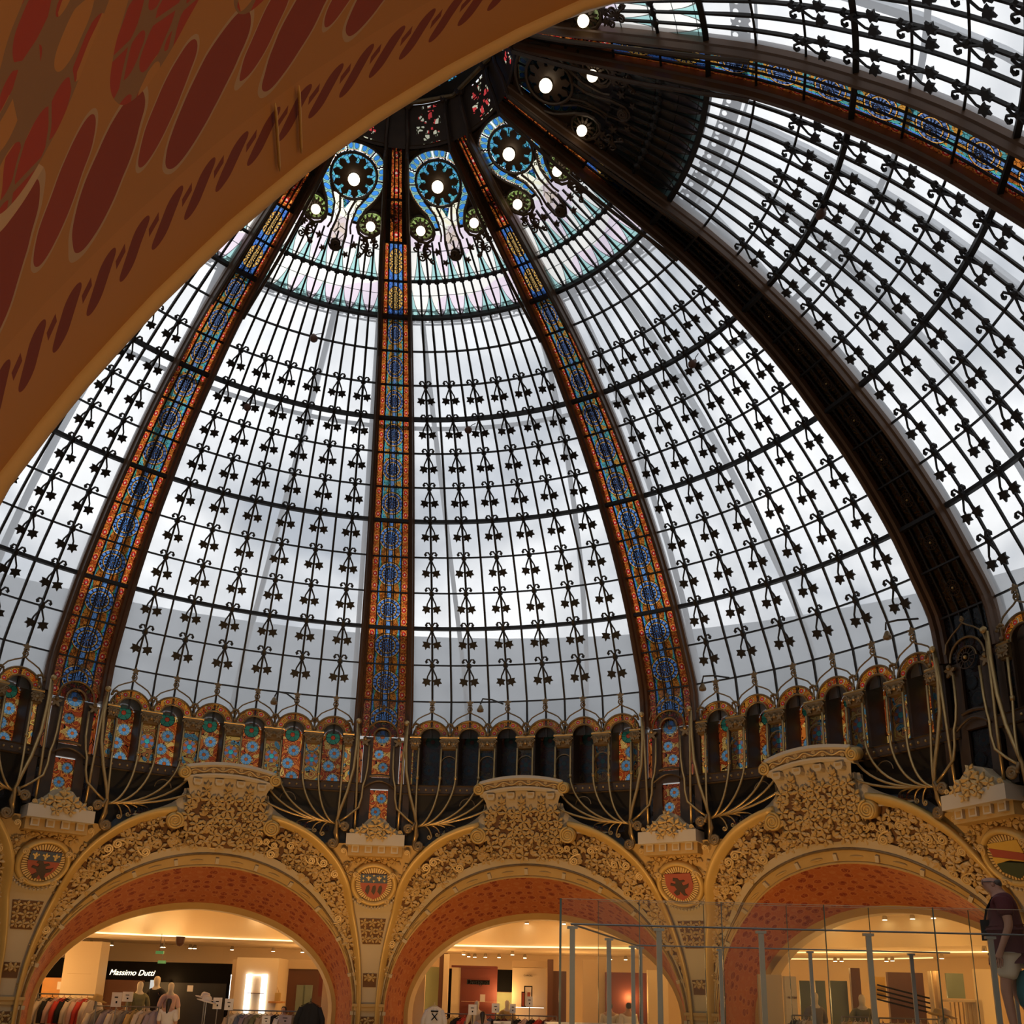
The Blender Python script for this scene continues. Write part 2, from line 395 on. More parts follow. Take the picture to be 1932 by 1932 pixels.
bay_objs = {3: bay0}; bay0.name = 'window_3'
for i, az in BAYS.items():
    if i != 3: bay_objs[i] = clone(bay0, 'window_%d' % i, az, (0, 10.0, 0.0), kind='structure')
# ------------------------------------------------------------------ ribs
def ribpt(k, x, d=0.0):
    r, z = prof(k); t, n = pnorm(k); return Vector((x, r + n.x * d, z + n.y * d))
def wheel_mesh():
    b = MB(); n = 14
    b.tube([(math.cos(2 * PI * i / 20), math.sin(2 * PI * i / 20), 0.05) for i in range(20)], 0.055, 5, True)
    b.tube([(0.42 * math.cos(2 * PI * i / 14), 0.42 * math.sin(2 * PI * i / 14), 0.07) for i in range(14)], 0.05, 4, True)
    for i in range(n):
        a = 2 * PI * i / n; b.tube([(0.40 * math.cos(a), 0.40 * math.sin(a), 0.07), (math.cos(a), math.sin(a), 0.05)], 0.035, 4)
    return b.mesh('rosette_wheel', 'bronze')
WHEEL_ME = wheel_mesh()
_b = MB(); _b.ball((0, 0, 0.1), 0.2, 10, 6); BOSS_ME = _b.mesh('boss', 'gilt_tube', True)
RAIL = [(1.0, -0.06), (1.0, 0.10), (0.94, 0.12), (0.92, 0.21), (0.86, 0.23), (0.80, 0.20), (0.79, 0.12), (0.73, 0.09), (0.71, -0.06)]
def make_rib():
    e = root('dome_rib', 90, (0, 10.1, -0.8))
    ks = [12.3 - 0.35 * i for i in range(0, 47)]
    ks = [k for k in ks if k > -4.0] + [-4.0]
    for s in (-1, 1):
        fr = [(lambda a, b, k=k: ribpt(k, s * a * hw(k), b)) for k in ks]
        MB().sweep(fr, RAIL if s > 0 else RAIL[::-1]).build('side_rail', 'rib_brown', e)
        for f, rr in ((0.46, 0.018), (0.16, 0.016)):
            MB().tube([ribpt(k, s * f * hw(k), 0.03) for k in ks], rr, 4).build('glazing_bar', 'iron', e)
    for k in range(-3, 12):
        th = 0.05 if k in (0, 3, 6, 9) else 0.022
        MB().tube([ribpt(k, -0.74 * hw(k), 0.035), ribpt(k, 0.74 * hw(k), 0.035)], th, 4).build('cross_bar', 'iron', e)
    for k in range(-4, 12):
        k1 = k + 1 if k < 11 else 12.2
        mid = (k + k1) / 2
        gm = 'rib_glass_low' if k >= 6 else ('rib_glass_mid' if k >= 0 else 'rib_glass_top')
        def pane(f0, f1, mname):
            q = [ribpt(k1, f0 * hw(k1)), ribpt(k1, f1 * hw(k1)), ribpt(k, f1 * hw(k)), ribpt(k, f0 * hw(k))]
            MB().quad(*q, uv=[(-1, -1), (1, -1), (1, 1), (-1, 1)]).build('pane', mname, e)
        pane(-0.46, 0.46, gm if k > -3 else 'rib_strip')
        pane(-0.73, -0.46, 'rib_strip' if k > -3 else 'bronze'); pane(0.46, 0.73, 'rib_strip' if k > -3 else 'bronze')
        if k >= 2 and k < 11:
            rr = 0.205 * hw(mid)
            wm = sframe(mid, 0, 0.05) @ Matrix.Diagonal((rr, rr, rr, 1))
            wo = obj('rosette_wheel', WHEEL_ME, e, mtx=wm)
            bo = obj('boss', BOSS_ME, None); bo.parent = wo
    return e
RIBS = {'A': 126, 'B': 90, 'C': 54, 'D': 18, 'E': -18, 'Z': 162}
RLAB = {'A': 'leftmost full stained glass dome rib, leaning beside the painted arch', 'B': 'upright stained glass dome rib with red borders in the middle of the dome',
        'C': 'stained glass dome rib right of the upright one, slanting to the right', 'D': 'dark unlit dome rib with closed panels sweeping to the right edge',
        'E': 'bright blue and orange dome rib curving across the top right', 'Z': 'dome rib hidden mostly behind the painted soffit at far left'}
rib0 = make_rib(); rib_objs = {'B': rib0}; tag(rib0, RLAB['B'], 'dome rib', 'ribs of the dome')
for n_, az in RIBS.items():
    if n_ != 'B': rib_objs[n_] = clone(rib0, 'dome_rib', az, (0, 10.1, -0.8), label=RLAB[n_], cat='dome rib', group='ribs of the dome')
# boards closing the back of the dark rib
b = MB(); ks = [12.2 - 0.6 * i for i in range(0, 24)]
fr = [(lambda a, c, k=k: ribpt(k, a * hw(k), c)) for k in ks]
b.sweep(fr, [(-1.0, -0.10), (1.0, -0.10), (1.0, -0.14), (-1.0, -0.14)]); b.build('blackout_board', 'black_metal', rib_objs['D'])
# ------------------------------------------------------------------ medallion zone under the crown
SA, CA = math.sin(rad(24.2)), math.cos(rad(24.2))
def MS(x, s, d=0.0):
    r = 2.28 + s * CA - SA * d; z = 6.70 - s * SA - CA * d
    return Vector((x, math.sqrt(max(0.01, r * r - x * x)), z))
def msframe(x, s, d=0.0, sc=1.0):
    p = MS(x, s, d); r = 2.28 + s * CA; ph = math.asin(x / r)
    ex = Vector((math.cos(ph), -math.sin(ph), 0)); ey = Vector((CA * math.sin(ph), CA * math.cos(ph), -SA)); ez = Vector((-SA * math.sin(ph), -SA * math.cos(ph), -CA))
    mt = Matrix.Identity(4)
    for i in range(3): mt[i][0], mt[i][1], mt[i][2], mt[i][3] = ex[i] * sc, ey[i] * sc, ez[i] * sc, p[i]
    return mt
def stained(name, c1, c2, scale=10.0, th=0.05, dark=0.5):
    g = G(name); ob = g.coord('Object')
    c = g.mix(g.gt(g.noise(ob, scale * 0.8, 1), 0.5), c1, c2)
    c = g.mult(c, g.mix(lead_lines(g, ob, scale, th), (0.03, 0.03, 0.02), (1, 1, 1)))
    c = g.mult(c, g.mix(g.noise(ob, 1.5, 2), (dark,) * 3, (1.2, 1.2, 1.2)))
    M[name] = g.glass(c, 0.3)
stained('glass_teal', (0.10, 0.42, 0.50), (0.08, 0.34, 0.58), 14)
stained('glass_cream', (0.80, 0.76, 0.58), (0.82, 0.80, 0.72), 7, 0.03, 0.9)
stained('glass_green', (0.24, 0.34, 0.08), (0.34, 0.44, 0.16), 12)
stained('glass_mix', (0.60, 0.05, 0.05), (0.65, 0.62, 0.45), 9, 0.08)
stained('glass_blue', (0.03, 0.12, 0.55), (0.06, 0.34, 0.50), 14, 0.06)
stained('glass_pink', (0.62, 0.48, 0.54), (0.70, 0.66, 0.50), 8, 0.03)
g = G('glass_dots'); X, Y, _ = g.xyz(g.coord('UV'))
fx = g.sub(g.math('FRACT', X), 0.5); rr = g.math('SQRT', g.add(g.math('POWER', fx, 2.0), g.math('POWER', g.mul(g.sub(Y, 0.5), 0.95), 2.0)))
c = g.mix(g.gt(g.math('ABSOLUTE', g.sub(Y, 0.5)), 0.42), (0.24, 0.44, 0.36), (0.45, 0.18, 0.05)); c = g.mix(g.lt(rr, 0.36), c, (0.02, 0.02, 0.03)); c = g.mix(g.lt(rr, 0.31), c, (0.04, 0.22, 0.62))
c = g.mult(c, g.mix(g.lt(g.math('ABSOLUTE', fx), 0.47), (0.04, 0.04, 0.03), (1, 1, 1)))
M['glass_dots'] = g.glass(c, 0.3)
def star_mesh(n, r0, r1, wd, h, mname='bronze'):
    b = MB()
    for i in range(n):
        a = 2 * PI * i / n; ca, sa = math.cos(a), math.sin(a)
        poly = [(r0, -wd * 0.4), (r0 + (r1 - r0) * 0.45, -wd), (r0 + (r1 - r0) * 0.55, -wd * 0.55), (r0 + (r1 - r0) * 0.8, -wd * 0.75), (r1, 0), (r0 + (r1 - r0) * 0.8, wd * 0.75), (r0 + (r1 - r0) * 0.55, wd * 0.55), (r0 + (r1 - r0) * 0.45, wd), (r0, wd * 0.4)]
        b.prism([(x * ca - y * sa, x * sa + y * ca) for x, y in poly], h, h + 0.03, lambda x, y, q: (x, y, q + 0.12 * (0.2 - math.hypot(x, y))))
    return b.mesh('leaf_star', mname)
STAR_BIG = star_mesh(10, 0.07, 0.345, 0.084, 0.05); STAR_SMALL = star_mesh(12, 0.06, 0.175, 0.022, 0.04)
_b = MB(); _b.ball((0, 0, 0.17), 0.098, 14, 8); GLOBE_BIG = _b.mesh('globe', 'globe', True)
_b = MB(); _b.ball((0, 0, 0.15), 0.080, 14, 8); GLOBE_SM = _b.mesh('globe', 'globe', True)
_b = MB(); _b.lathe([(0.12, 0.0), (0.12, 0.06), (0.085, 0.10), (0.08, 0.13)], 14); HOLD_BIG = _b.mesh('lamp_holder', 'bronze')
_b = MB(); _b.lathe([(0.10, 0.0), (0.10, 0.05), (0.07, 0.08), (0.065, 0.11)], 14); HOLD_SM = _b.mesh('lamp_holder', 'bronze')
S_IN = [(0.0, 0.385), (0.2, 0.345), (0.34, 0.27), (0.5, 0.19), (0.72, 0.165)]
S_OUT = [(0.0, 0.53), (0.2, 0.50), (0.34, 0.44), (0.5, 0.335), (0.72, 0.27)]
NECK = [(0.37, 0.13), (0.48, 0.10), (0.60, 0.075), (0.8, 0.095), (1.0, 0.13), (1.2, 0.12)]
def in_glass(x, s):
    r = math.hypot(x, s); a = math.degrees(math.atan2(abs(x), s))
    if r < 0.36: return True
    if 0.39 < r < 0.53 and a > 88 and abs((a - 88) % 31) > 3.5: return True
    if 0 <= s and table(S_IN, s) + 0.015 < abs(x) < table(S_OUT, s) - 0.01 and s < 0.74: return True
    if s > 0.36 and abs(x) < table(S_IN, s) - 0.01: return True
    if math.hypot(abs(x) - 0.48, s - 0.70) < 0.19: return True
    if s > 0.36 and abs(x) > 0.62: return True
    if s < -0.40 and abs(x) > 0.40 and s > -0.55: return True
    return False
def edge_x(s):
    r = 2.28 + s * CA; return r * math.sin(PI / 10) - 0.20 - 0.03 * s
def make_medallion():
    e = root('dome_medallion', 72, (0, 2.28, 6.70))
    b = MB()
    def fn(u, v):
        s = -0.62 + 1.40 * v; X = edge_x(s) + 0.06; return MS((2 * u - 1) * X, s, 0.01)
    def kp(u, v):
        s = -0.62 + 1.40 * v; X = edge_x(s) + 0.06; return not in_glass((2 * u - 1) * X, s)
    b.grid(fn, 64, 60, keep=kp); b.build('pierced_plate', 'bronze', e)
    # glass pieces
    b = MB(); pl = [(0.37 * math.cos(2 * PI * i / 28), 0.37 * math.sin(2 * PI * i / 28)) for i in range(28)]
    b.add([MS(x, y, -0.01) for x, y in pl], [tuple(range(28))]); b.build('centre_glass', 'glass_teal', e)
    for s_ in (-1, 1):
        for q in range(3):
            a0 = 88 + 31 * q + 3; a1 = a0 + 25
            b = MB(); b.grid(lambda u, v: MS(s_ * math.sin(rad(a0 + (a1 - a0) * u)) * (0.39 + 0.14 * v), math.cos(rad(a0 + (a1 - a0) * u)) * (0.39 + 0.14 * v), -0.01), 8, 1, uv=True)
            for k_ in b.uv: b.uv[k_] = [(u * 2.0 if q == 2 else u * 2, v) for u, v in b.uv[k_]]
            b.build('band_glass', 'glass_dots', e)
        b = MB()
        def sb(u, v):
            s = 0.02 + 0.74 * u; xi, xo = table(S_IN, s), table(S_OUT, s); return MS(s_ * (xi + (xo - xi) * v), s, -0.01)
        b.grid(sb, 14, 1, uv=True)
        for k_ in b.uv: b.uv[k_] = [(u * 6, v) for u, v in b.uv[k_]]
        b.build('band_glass', 'glass_dots', e)
        b = MB(); pl = [(s_ * 0.48 + 0.2 * math.cos(2 * PI * i / 22), 0.70 + 0.2 * math.sin(2 * PI * i / 22)) for i in range(22)]
        b.add([MS(x, y, -0.005) for x, y in pl], [tuple(range(22))]); b.build('rosette_glass', 'glass_green', e)
        b = MB(); b.grid(lambda u, v: MS(s_ * (0.60 + 0.35 * u), 0.34 + 0.46 * v, -0.015), 2, 2); b.build('side_glass', 'glass_pink', e)
        b = MB(); b.grid(lambda u, v: MS(s_ * (0.38 + 0.25 * u), -0.58 + 0.2 * v, -0.015), 1, 1); b.build('corner_glass', 'glass_cream', e)
        # frames
        ns = [(MS(s_ * table(S_OUT, s), s, 0.05)) for s in [0, .1, .2, .3, .4, .5, .6, .7]] + [MS(s_ * x, y, 0.06) for x, y in ((0.275, 0.80), (0.33, 0.90), (0.44, 0.955), (0.57, 0.92), (0.66, 0.82), (0.68, 0.70))]
        b = MB(); b.tube(ns, 0.026, 6)
        b.tube([MS(s_ * table(S_IN, s), s, 0.045) for s in [0.25, .34, .42, .5, .6, .72, .84]] + [MS(s_ * 0.2, 0.95, 0.05)], 0.018, 5)
        b.tube([MS(s_ * table(NECK, s), s, 0.06) for s in [.37, .48, .6, .7, .8, .9, 1.0, 1.1, 1.2]] + [MS(s_ * 0.06, 1.28, 0.06), MS(0, 1.30, 0.06)], 0.020, 5)
        b.tube([MS(s_ * 0.48 + 0.205 * math.cos(2 * PI * i / 18), 0.70 + 0.205 * math.sin(2 * PI * i / 18), 0.03) for i in range(18)], 0.022, 5, True)
        for (cx, cs, r_, tn) in ((0.47, 1.10, 0.085, 1.6), (0.60, 1.21, 0.07, -1.5), (0.42, 1.28, 0.05, 1.4), (0.66, 1.05, 0.06, -1.4)):
            pts = [MS(s_ * cx + s_ * 0, cs, 0.06)]
            pts = [MS(s_ * (cx + (r_ * (1 - 0.85 * i / 16)) * math.cos(-PI / 2 + tn * 2 * PI * i / 16)), cs + (r_ * (1 - 0.85 * i / 16)) * math.sin(-PI / 2 + tn * 2 * PI * i / 16), 0.06) for i in range(17)]
            b.tube(pts, 0.016, 5)
        b.tube([MS(s_ * 0.46, 0.93, 0.06), MS(s_ * 0.53, 1.05, 0.06), MS(s_ * 0.50, 1.2, 0.06), MS(s_ * 0.42, 1.33, 0.06)], 0.018, 5)
        for (lx, ls, lr, lt) in ((0.45, 0.99, 0.075, 0.4), (0.60, 0.98, 0.07, 1.2), (0.30, 1.12, 0.07, 2.0), (0.52, 1.17, 0.06, 0.2), (0.62, 0.46, 0.07, 0.9), (0.20, 1.32, 0.06, 0.3)):
            b.prism(leaf_poly(s_ * lx, ls, lr, lt, 5, 0.4), 0.04, 0.08, MS)
        b.build('scroll_work', 'bronze', e)
        for me, mm in ((STAR_SMALL, 'leaf_star'), (HOLD_SM, 'lamp_holder'), (GLOBE_SM, 'globe')): obj(mm, me, e, mtx=msframe(s_ * 0.48, 0.70))
    b = MB(); b.grid(lambda u, v: MS((2 * u - 1) * (table(S_IN, 0.36 + 0.84 * v) if v < 0.42 else table(NECK, 0.36 + 0.84 * v)), 0.36 + 0.84 * v, -0.008), 4, 8); b.build('neck_glass', 'glass_cream', e)
    b = MB(); b.add([MS(-0.07, 0.42, 0.0), MS(0.07, 0.42, 0.0), MS(0.0, 0.58, 0.0)], [(0, 1, 2)]); b.build('neck_glass', 'glass_blue', e)
    b = MB()
    for r_, rad_ in ((0.375, 0.024), (0.545, 0.026)):
        an = range(0, 24) if r_ < 0.4 else range(0, 13)
        pts = [MS(r_ * math.sin(2 * PI * i / 24), r_ * math.cos(2 * PI * i / 24), 0.05) for i in range(24)] if r_ < 0.4 else [MS(r_ * math.sin(rad(90 + 180 * i / 16)), r_ * math.cos(rad(90 + 180 * i / 16)), 0.05) for i in range(17)]
        b.tube(pts, rad_, 6, r_ < 0.4)
    b.build('ring_frame', 'bronze', e)
    b = MB(); b.tube([MS(0.085 * (1 - 0.8 * i / 24) * math.cos(4.6 * PI * i / 24), 1.19 + 0.085 * (1 - 0.8 * i / 24) * math.sin(4.6 * PI * i / 24), 0.07) for i in range(25)], 0.022, 6)
    b.lathe([(0.09, 0.0), (0.09, 0.03)], 14, msframe(0, 1.19)); b.build('spiral_boss', 'bronze', e)
    for me, mm in ((STAR_BIG, 'leaf_star'), (HOLD_BIG, 'lamp_holder'), (GLOBE_BIG, 'globe')): obj(mm, me, e, mtx=msframe(0, 0))
    return e
MLAB = {144: 'blue stained glass medallion with globe lamps hidden behind the painted arch', 108: 'blue stained glass medallion with three globe lamps, beside the painted arch edge',
        72: 'blue keyhole medallion with globe lamps right of the upright rib', 36: 'blue keyhole medallion with globe lamps beside the dark rib',
        0: 'blacked-out medallion with three globe lamps above the dark curved panel', -36: 'medallion at the top edge with one green-ringed globe lamp in view'}
med0 = make_medallion(); tag(med0, MLAB[72], 'medallion', 'medallions under the dome crown')
for az, lb in MLAB.items():
    if az != 72: clone(med0, 'dome_medallion', az, (0, 2.28, 6.70), label=lb, cat='medallion', group='medallions under the dome crown')
# sheets closing the glass above ring 0 in the darkened bay
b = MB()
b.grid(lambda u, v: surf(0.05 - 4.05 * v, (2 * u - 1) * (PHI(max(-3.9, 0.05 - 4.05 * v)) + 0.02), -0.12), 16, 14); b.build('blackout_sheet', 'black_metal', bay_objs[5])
# gilt-edged tubes running up the ribs to the crown ring
for n_, ro in rib_objs.items():
    for s in (-1, 1):
        pts = []
        for i in range(15):
            f = i / 14; k = 1.0 - 4.9 * f; x = s * (hw(k) * (0.86 + 0.10 * math.sin(PI * f) ** 2))
            p = ribpt(max(k, -4), x, 0.25 + 0.08 * math.sin(PI * f)); pts.append(p)
        pts += [Vector((s * 0.17, 1.62, 7.0)), Vector((s * 0.15, 1.5, 7.25)), Vector((s * 0.14, 1.46, 7.45))]
        if n_ == 'B':
            me = MB().tube(pts, 0.030, 6).mesh('crown_tube', 'bronze'); rib_objs.setdefault('_t%d' % s, me) if False else None
            globals()['_ct%d' % (s + 1)] = me
for n_, ro in rib_objs.items():
    for s in (-1, 1): obj('crown_tube', globals()['_ct%d' % (s + 1)], ro)
# ------------------------------------------------------------------ crown: pierced drum, knotted ring, cap
e = root('dome_lantern', 90, (0, 0, 6.95), 'dark pierced crown drum with leafy ring at the top of the dome', 'lantern')
def drum(ph, v): r = 1.74 - 0.26 * v; return Vector((r * math.sin(ph), r * math.cos(ph), 6.90 + 0.62 * v))
for i in range(10):
    p0, p1 = rad(36 * i), rad(36 * i + 36)
    b = MB()
    def kp(u, v):
        x = (u - 0.5) * 1.0; y = v * 0.62 - 0.31
        if abs(x) > 0.34: return True
        r = math.hypot(x, y); a = math.atan2(y, x)
        if 0.06 < r < 0.21 and math.sin(a * 6) > 0.35: return False
        if abs(abs(y) - 0.25) < 0.02 and abs(x) < 0.16 and math.sin(x * 60) > 0: return False
        return True
    b.grid(lambda u, v: drum(p0 + (p1 - p0) * u, v), 30, 18, keep=kp); b.build('drum_plate', 'bronze', e)
    b = MB(); b.grid(lambda u, v: drum(p0 + (p1 - p0) * u, v) * 1.0 + Vector((math.sin(p0), math.cos(p0), 0)) * 0.06, 2, 2); b.build('drum_glass', 'glass_mix', e)
    a0, a1 = rad(36 * i), rad(36 * i + 36)
    A, B_ = Vector((1.47 * math.sin(a0), 1.47 * math.cos(a0), 7.5)), Vector((1.47 * math.sin(a1), 1.47 * math.cos(a1), 7.5))
    b = MB(); b.tube([A, B_], 0.035, 6); b.build('ring_tube', 'gilt_dark', e)
    for s in (-1, 1):
        b = MB(); q = Vector((1.45 * math.sin(a0 + s * 0.1), 1.45 * math.cos(a0 + s * 0.1), 7.49))
        for j in range(6):
            an = 2 * PI * j / 6; b.ball(q + Vector((math.cos(an) * 0.05, 0, math.sin(an) * 0.05)), 0.04, 6, 4)
        b.ball(q, 0.05, 6, 4); b.build('leaf_knot', 'bronze', e)
b = MB()
def kp(u, v):
    r = 1.5 * v; return not (0.95 < r < 1.05 and math.sin(u * 2 * PI * 40) > 0.1 or 1.12 < r < 1.36 and math.sin(u * 2 * PI * 30) > 0.0 and math.sin(r * 55) > -0.3)
b.grid(lambda u, v: Vector((1.5 * v * math.sin(2 * PI * u), 1.5 * v * math.cos(2 * PI * u), 8.05 - 0.5 * v * v)), 160, 36, keep=kp); b.build('cap_plate', 'black_metal', e)
b = MB(); b.grid(lambda u, v: Vector((1.5 * v * math.sin(2 * PI * u), 1.5 * v * math.cos(2 * PI * u), 8.10 - 0.5 * v * v)), 40, 6); b.build('cap_glass', 'glass_blue', e)
# ------------------------------------------------------------------ arcade of small windows under the dome
RA = 10.0
PA = PHI(11.3) * RA          # half length of an arcade, along the curve
DA = PA * 2 / 6.0
def cy(s, z, d=0.0):
    """arcade wall: s along the curve (clockwise), z up, d inward"""
    a = s / RA; return Vector(((RA - d) * math.sin(a), (RA - d) * math.cos(a), z))
def cyframe(s, z, d=0.0, sc=1.0):
    a = s / RA; p = cy(s, z, d); ex = Vector((math.cos(a), -math.sin(a), 0)); ez = Vector((-math.sin(a), -math.cos(a), 0)); ey = Vector((0, 0, 1))
    mt = Matrix.Identity(4)
    for i in range(3): mt[i][0], mt[i][1], mt[i][2], mt[i][3] = ex[i] * sc, ey[i] * sc, -ez[i] * -sc, p[i]
    return mt
def radial_glass(name, stops, spokes=0, dark=(0.02, 0.01, 0.01), petals=0, pcol=None, prange=(0, 0)):
    g = G(name); v = g.coord('Object'); X, Y, _ = g.xyz(v)
    r = g.math('SQRT', g.add(g.math('POWER', X, 2.0), g.math('POWER', Y, 2.0))); a = g.math('ARCTAN2', Y, X)
    c = g.ramp(r, stops, 'CONSTANT')
    if petals:
        pet = g.mul(g.gt(g.math('SINE', g.mul(a, float(petals))), 0.1), g.mul(g.gt(r, prange[0]), g.lt(r, prange[1]))); c = g.mix(pet, c, pcol)
    if spokes:
        ln = g.mul(g.lt(g.math('ABSOLUTE', g.math('SINE', g.mul(a, spokes / 2.0))), 0.12), g.gt(r, 0.3)); c = g.mix(ln, c, dark)
    c = g.mult(c, g.mix(g.noise(v, 2.0, 1), (0.6, 0.6, 0.6), (1.2, 1.2, 1.2)))
    c = g.mult(c, g.ramp(g.rand(), [(0.0, (0.55, 0.55, 0.55)), (1.0, (1.15, 1.15, 1.15))]))
    M[name] = g.glass(c, 0.15, gloss=0.02)
K0 = (0.02, 0.01, 0.01)
radial_glass('rose_red', [(0.0, (0.8, 0.6, 0.65)), (0.18, K0), (0.22, (0.95, 0.05, 0.02)), (0.60, K0), (0.64, (1.0, 0.50, 0.06)), (0.92, K0)], 8)
radial_glass('flower_blue', [(0.0, (0.55, 0.13, 0.02)), (0.26, K0), (0.30, (0.13, 0.33, 0.58)), (0.80, K0), (0.84, (0.55, 0.42, 0.20)), (0.95, K0)], 8, (0.75, 0.62, 0.30))
radial_glass('flower_green', [(0.0, (0.40, 0.05, 0.02)), (0.28, K0), (0.33, (0.03, 0.16, 0.10)), (0.92, K0)], 6, K0)
radial_glass('rose_teal', [(0.0, (0.06, 0.50, 0.48)), (0.30, K0), (0.34, (0.16, 0.22, 0.40)), (0.80, K0), (0.84, (0.62, 0.36, 0.10)), (0.97, K0)], 0, petals=5, pcol=(0.55, 0.13, 0.03), prange=(0.36, 0.80))
def disc_mesh(name, mname, n=18):
    b = MB(); b.add([(math.cos(2 * PI * i / n), math.sin(2 * PI * i / n), 0) for i in range(n)], [tuple(range(n))]); return b.mesh(name, mname)
ROSE_RED = disc_mesh('rosette', 'rose_red'); FLOWER_BLUE = disc_mesh('flower', 'flower_blue'); FLOWER_GREEN = disc_mesh('flower', 'flower_green'); ROSE_TEAL = disc_mesh('rosette', 'rose_teal')
def swirl(name, c1, c2, c3):
    g = G(name); ob = g.coord('Object'); n = g.noise(ob, 5.0, 1)
    b_ = g.math('SINE', g.mul(n, 42.0)); c = g.mix(g.gt(b_, 0.0), c1, c2); c = g.mix(g.gt(g.noise(ob, 7.0, 0), 0.62), c, c3)
    c = g.mult(c, g.mix(g.gt(g.math('ABSOLUTE', b_), 0.28), K0, (1, 1, 1)))
    c = g.mult(c, g.ramp(g.rand(), [(0.0, (0.45, 0.45, 0.45)), (1.0, (1.15, 1.15, 1.15))]))
    M[name] = g.glass(c, 0.15, gloss=0.02)
swirl('glass_swirl', (0.40, 0.055, 0.010), (0.62, 0.17, 0.025), (0.75, 0.45, 0.12))
swirl('glass_arch', (0.85, 0.24, 0.02), (0.95, 0.36, 0.03), (0.75, 0.10, 0.01))
swirl('glass_amber', (0.75, 0.45, 0.10), (0.60, 0.20, 0.05), (0.12, 0.32, 0.45))
# relief ornament of the capitals
def capital(w_, e_, s0):
    b = MB(); h0, h1 = -1.09, -0.845
    fr = [(lambda a, c, s=s: cy(s, c, a)) for s in [s0 - w_ + 2 * w_ * i / 6 for i in range(7)]]
    b.sweep(fr, [(0.0, h0), (0.07, h0 + 0.02), (0.11, h1 - 0.03), (0.11, h1), (0.0, h1)])
    for i in range(3):
        f = (i - 1); b.ball(cy(s0 + f * w_ * 0.55, -0.96, 0.11), 0.035 if f else 0.05, 7, 5)
    for sg in (-1, 1):
        b.tube([cy(s0 + sg * (w_ - 0.02) + sg * 0.05 * (1 - i / 14) * math.cos(3.2 * PI * i / 14), -0.93 + 0.05 * (1 - i / 14) * math.sin(3.2 * PI * i / 14), 0.12) for i in range(15)], 0.017, 5)
        b.prism(leaf_poly(0, 0, 0.075, 0.3, 5, 0.45), 0.0, 0.03, lambda x, y, h: cy(s0 + sg * w_ * 0.55 + x, -0.99 + y, 0.10 + h))
    b.build('capital', 'gilt_dark', e_)
    b = MB(); b.tube([cy(s0 - w_ - 0.03 + (2 * w_ + 0.06) * i / 5, -0.828, 0.09) for i in range(6)], 0.026, 6); b.build('abacus', 'gilt_tube', e_)
    b = MB(); b.ball(cy(s0, -0.75, 0.1), 0.04, 8, 5)
    for q in range(5):
        a = PI * (q + 0.5) / 5; b.ball(cy(s0 + 0.075 * math.cos(a), -0.63 + 0.10 * math.sin(a), 0.1), 0.032, 6, 4)
    b.tube([cy(s0, -0.80, 0.08), cy(s0, -0.58, 0.08)], 0.018, 5); b.build('leaf_finial', 'gilt_dark', e_)
CONV = []
